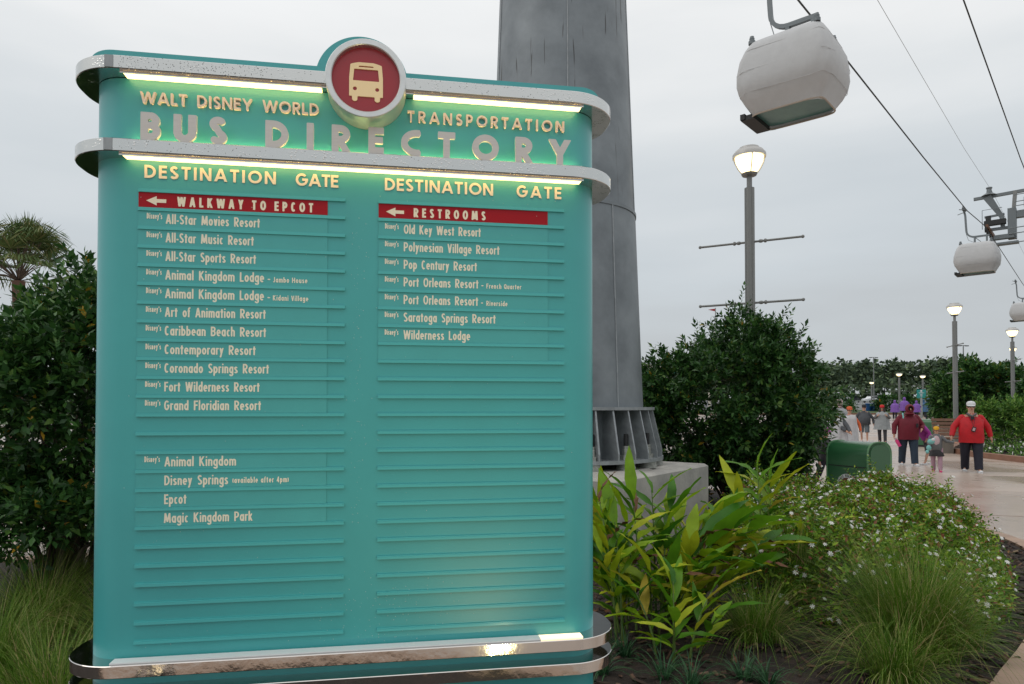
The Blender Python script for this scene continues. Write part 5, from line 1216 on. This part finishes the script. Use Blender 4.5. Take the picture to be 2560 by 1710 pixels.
# purple and blue ponchos far off
for u, Y, h, c, lab, fc in ((2237, 62, 1.68, 'purple', 'left person in a purple poncho, far off', 170), (2261, 64, 1.92, 'purple', 'taller person in a purple poncho, far off in the middle', 180), (2291, 63, 1.62, 'purple', 'purple poncho showing just behind the maroon hood', 160), (2321, 61, 1.86, 'blue_poncho', 'person in a blue poncho beside the small teal notice post', 190), (2309, 66, 1.72, 'blue_poncho', 'smaller figure in blue half behind the blue poncho', 180)):
    p = spot(u, Y); person(lab, p, h, face_cam(p, fc), 1.1, (((-.36, -.1, 1.14), (-.22, -.26, 1.10)), ((.36, -.1, 1.14), (.22, -.26, 1.10))), .08, c, 'navy', shoes='charcoal', hood=c, poncho=(c, .62), loose=1.1)

# ================================================================== street furniture
def bin_(label, loc, rz, emblem):
    t = thing('litter_bin', label, 'litter bin', loc, rz); W, D_, H = .70, .47, 1.15; r_ = D_ / 2 - .02
    arch = lambda e, zb: [(D_ / 2 + e, zb), (D_ / 2 + e, H - r_ * .9)] + [((D_ / 2 + e) * math.cos(R(a)) ** .7 if a <= 90 else -(D_ / 2 + e) * abs(math.cos(R(a))) ** .7, H - r_ * .9 + (r_ * .9 + e) * math.sin(R(a)) ** .8) for a in range(6, 175, 6)] + [(-D_ / 2 - e, H - r_ * .9), (-D_ / 2 - e, zb)]
    m_ = MB().prism_y(arch(0, .08), -W / 2, W / 2); m_.build('bin_body', M['can_green'], t, 40)
    for s in (-1, 1):
        MB().prism_y(arch(.012, .06), s * W / 2 - .018 * (s > 0), s * W / 2 + .018 * (s < 0) + (0 if s > 0 else 0)).build('end_rim', M['can_light'], t, 40)
        MB().prism_y(arch(-.035, .42), s * (W / 2 + .004) - .004, s * (W / 2 + .004) + .004).build('end_door', M['can_green'], t, 40)
        MB().cbox((0, s * (W / 2 + .002), .60), (D_ - .04, .006, .012)).build('door_seam', M['can_light'], t)
        MB().cbox((s * (D_ / 2 + .002), 0, .80), (.006, W - .06, .012)).build('lid_seam', M['dark'], t)
    MB().cbox((0, 0, .04), (D_ - .06, W - .06, .08)).build('base', M['dark'], t)
    if emblem:
        x = -D_ / 2 - .004
        MB().add([(x - .003, .17 * math.cos(a), .52 + .17 * math.sin(a)) for a in np.linspace(0, 2 * math.pi, 40, False)] + [(x - .003, .115 * math.cos(a), .52 + .115 * math.sin(a)) for a in np.linspace(0, 2 * math.pi, 40, False)], [(i, (i + 1) % 40, 40 + (i + 1) % 40, 40 + i) for i in range(40)]).build('emblem_ring', M['white'], t)
        MB().add([(x - .002, .113 * math.cos(a), .52 + .113 * math.sin(a)) for a in np.linspace(0, 2 * math.pi, 32, False)], [tuple(range(32))]).build('emblem_centre', M['wood'], t)
        lm = MB()
        for i, ch in enumerate('PLEASE HELP KEEP'):
            if ch == ' ': continue
            a = R(168 - i * 10.4); V_, F_, E_ = glyph_mesh(ch, WC[ch], .10, .06); ct, st = math.cos(a - math.pi / 2), math.sin(a - math.pi / 2)
            def put(px_, pz_):
                X0 = (px_ - WC[ch] / 2) * .036; Z0 = .125 + pz_ * .036; return (x - .0045, (X0 * math.cos(a - math.pi / 2) - Z0 * math.sin(a - math.pi / 2)) * -1, .52 + X0 * math.sin(a - math.pi / 2) + Z0 * math.cos(a - math.pi / 2))
            lm.add([put(b, c) for b, c in V_], F_)
        lm.build('emblem_lettering', M['black'], t, kind='stuff')
    return t
bin_('green vault-topped litter bin standing behind the white jasmine', (5.04, 9.95, 0), R(24), True)
bin_('green vault-topped litter bin farther off behind the magenta child', spot(2312, 28.5), R(40), False)
# bench on stone ends
t = thing('bench', 'wooden slatted bench on stone ends beside the man in red', 'bench', spot(2398, 24.6), R(-14))
for s in (-1, 1): MB().prism([(-.16, -.38), (.16, -.38), (.19, .34), (-.19, .34)], 0, .50).build('stone_end', M['stone'], t, loc=(s * .48, 0, 0))
for k in range(5): MB().cbox((0, -.28 + .12 * k, .54), (1.5, .10, .045)).build('seat_slat', M['wood'], t)
for k in range(5): MB().cbox((0, .30 + .05 * k, .66 + .13 * k), (1.5, .035, .10), Matrix.Rotation(R(-18), 3, 'X')).build('back_slat', M['wood'], t)
for s in (-1, 1): MB().tube([(s * .68, .28, .45), (s * .68, .56, 1.28)], .035, 6).build('back_post', M['stone'], t)
# small teal notice on a post
p = spot(2303.6, 64); t = thing('notice_board', 'small teal notice with white symbols on a pale post', 'notice', p, face_cam(p)); zc = at(2303.6, 984.5, 64).z - p.z
MB().tube([(0, .05, 0), (0, .05, zc)], .09, 8).build('post', M['metal_rail'], t, 60); MB().cbox((0, 0, zc), (.74, .06, .78)).build('panel', M['sign_teal'], t)
sm = MB().ball((0, -.035, zc + .26), (.09, .01, .09), 10, 6)
sm.add([(-.26, -.035, zc + .12), (-.08, -.035, zc + .02), (-.10, -.035, zc + .10)], [(0, 1, 2)]).add([(.26, -.035, zc + .12), (.08, -.035, zc + .02), (.10, -.035, zc + .10)], [(0, 1, 2)])
for z in (.1, -.05, -.2): sm.cbox((0, -.035, zc + z), (.20, .01, .055))
sm.build('symbols', M['white'], t)
# pale railing, blue tubs
p0, p1 = spot(2108, 96), spot(2204, 96); t = thing('railing', 'pale metal railing along the far car park', 'railing', p0, math.atan2(p1.y - p0.y, p1.x - p0.x)); Lr = (p1 - p0).length
for z in (1.25, .75, .25): MB().tube([(0, 0, z), (Lr, 0, z)], .045, 5).build('rail', M['metal_rail'], t)
for k in range(9): MB().tube([(Lr * k / 8, 0, 0), (Lr * k / 8, 0, 1.28)], .05, 5).build('post', M['metal_rail'], t)
for i, (u, Y) in enumerate(((2172, 88), (2186, 88), (2066, 60))):
    p = spot(u, Y); o = MB().lathe([(.32, 0), (.42, .9), (.46, .92), (.46, 1.0), (.40, 1.02), (0, 1.04)], 14).build('blue_tub', M['blue'], smooth=40); o.location = p
    tag(o, ('blue tub left of the pair before the railing', 'blue tub right of the pair before the railing', 'blue tub beside the pale hooded people')[i], 'tub', 'blue tubs')
# parked cars
def car(label, loc, rz, paint, L_=4.5, H_=1.5, W_=1.82):
    t = thing('parked_car', label, 'car', loc, rz)
    side = [(-.5, .22), (-.5, .50), (-.46, .58), (-.36, .62), (-.27, .66), (-.14, .96), (.16, 1.0), (.34, .70), (.48, .62), (.5, .45), (.5, .22)]
    P_ = [(x * L_, z * H_) for x, z in side]; MB().prism_y(P_, -W_ / 2, W_ / 2).build('car_body', paint, t, 30)
    for s in (-1, 1): MB().prism_y([(-.245 * L_, .68 * H_), (-.13 * L_, .93 * H_), (.15 * L_, .96 * H_), (.30 * L_, .70 * H_)], s * (W_ / 2 + .006) - .006, s * (W_ / 2 + .006) + .006).build('side_window', M['glass_dark'], t)
    MB().add([(-.258 * L_, -.78, .67 * H_), (-.258 * L_, .78, .67 * H_), (-.15 * L_, .7, .94 * H_), (-.15 * L_, -.7, .94 * H_)], [(0, 1, 2, 3)]).build('windscreen', M['glass_dark'], t)
    for x in (-.32, .31):
        for s in (-1, 1): MB().prism_y([(x * L_ + .33 * math.cos(R(a)), .33 + .33 * math.sin(R(a))) for a in range(0, 360, 20)], s * W_ / 2 - .12, s * W_ / 2 + .02).build('wheel', M['dark'], t)
    for s in (-1, 1): MB().cbox((-.5 * L_, s * .62, .50 * H_), (.05, .30, .13)).build('headlight', M['white'], t)
car('dark saloon parked left of the white car, far off', spot(2127, 168), R(20), M['car_dark']); car('white estate car parked right of the dark saloon, far off', spot(2181.5, 165), R(15), M['car_white'], 4.8, 1.65)
# station building glimpsed behind the shrub
B0 = Vector((9, 118, gz(118))); t = thing('station_building', 'cream building with a teal band glimpsed behind the big shrub', 'building', B0)
MB().box((0, 2, 0), (21, 16, 6)).build('wall', M['cream_wall'], t); MB().box((-2, -1, 6.15 - gz(118)), (27, 17, 6.95 - gz(118))).build('lower_fascia', M['cream_wall'], t)
MB().box((-1.8, -.8, 6.95 - gz(118)), (26.8, 16.8, 8.0 - gz(118))).build('teal_band', M['sign_teal'], t); MB().box((-2, -1, 8.0 - gz(118)), (27, 17, 9.0 - gz(118))).build('parapet', M['cream_wall'], t)
for x in (1, 6, 11, 16, 21, 25): MB().tube([(x, -.4, 0), (x, -.4, 6.2 - gz(118))], .25, 8).build('column', M['cream_wall'], t, 60)
for x in (3, 8, 13, 18): MB().box((x, 1.93, .4), (x + 2.6, 1.99, 3.6)).build('window', M['glass_dark'], t)
p = spot(1790, 119); t = thing('flagpole', 'thin pole with a small red pennant above the big shrub', 'flagpole', p); zt = at(1790, 770, 119).z - p.z
MB().tube([(0, 0, 0), (0, 0, zt)], .09, 6).build('pole', M['metal_rail'], t, 60); MB().add([(0, 0, zt - .1), (0, .02, zt - .6), (-1.3, .1, zt - .3), (0, .05, zt - .1), (0, .07, zt - .6)], [(0, 1, 2), (3, 4, 2)]).build('pennant', M['flag'], t)

# ================================================================== far pine wood: one mass
P, D, L, T = [], [], [], MB()
g = np.random.default_rng(12)
for k in range(820):
    x = g.uniform(-330, 420); y = 245 + g.uniform(0, 60) + abs(x) * .05; zb = gzf(y); h = 11.6 + g.normal(0, 1.2) + 1.5 * math.sin(x * .05) + (1.2 if 130 < x < 175 else 0) - (1.8 if 190 < x < 240 else 0)
    if y < 275: T.tube([(x, y, zb), (x + g.normal(0, .3), y, zb + h * .7)], [.26, .14], 5)
    nb = 4
    for b in range(nb):
        c = np.array([x + g.normal(0, 1.5), y + g.normal(0, 1.2), zb + h * (.58 + .42 * b / (nb - 1)) - 1.2]); r_ = g.uniform(1.6, 2.8)
        q = unit(g.normal(size=(34, 3))) * r_ * g.uniform(.5, 1, (34, 1)) * [1.15, 1, .7]; P.append(c + q); D.append(unit(q + g.normal(size=(34, 3)) * 1.0)); L.append(g.uniform(1.2, 2.3, 34))
# scrubby edge under the pines
for k in range(700):
    x = g.uniform(-330, 420); y = 236 + g.uniform(0, 14); c = np.array([x, y, gzf(y) + g.uniform(.4, 5.5)]); q = unit(g.normal(size=(26, 3))) * g.uniform(1.2, 2.6) * g.uniform(.4, 1, (26, 1)); P.append(c + q); D.append(unit(q + g.normal(size=(26, 3)) * .8)); L.append(g.uniform(1.2, 2.2, 26))
P = np.concatenate(P); D = np.concatenate(D); L = np.concatenate(L)
link('pine_wood', leaves('pine_wood', P, D, L, L * .75, M['leaf_far']), kind='stuff'); T.build('pine_trunks', M['bark'], kind='stuff')
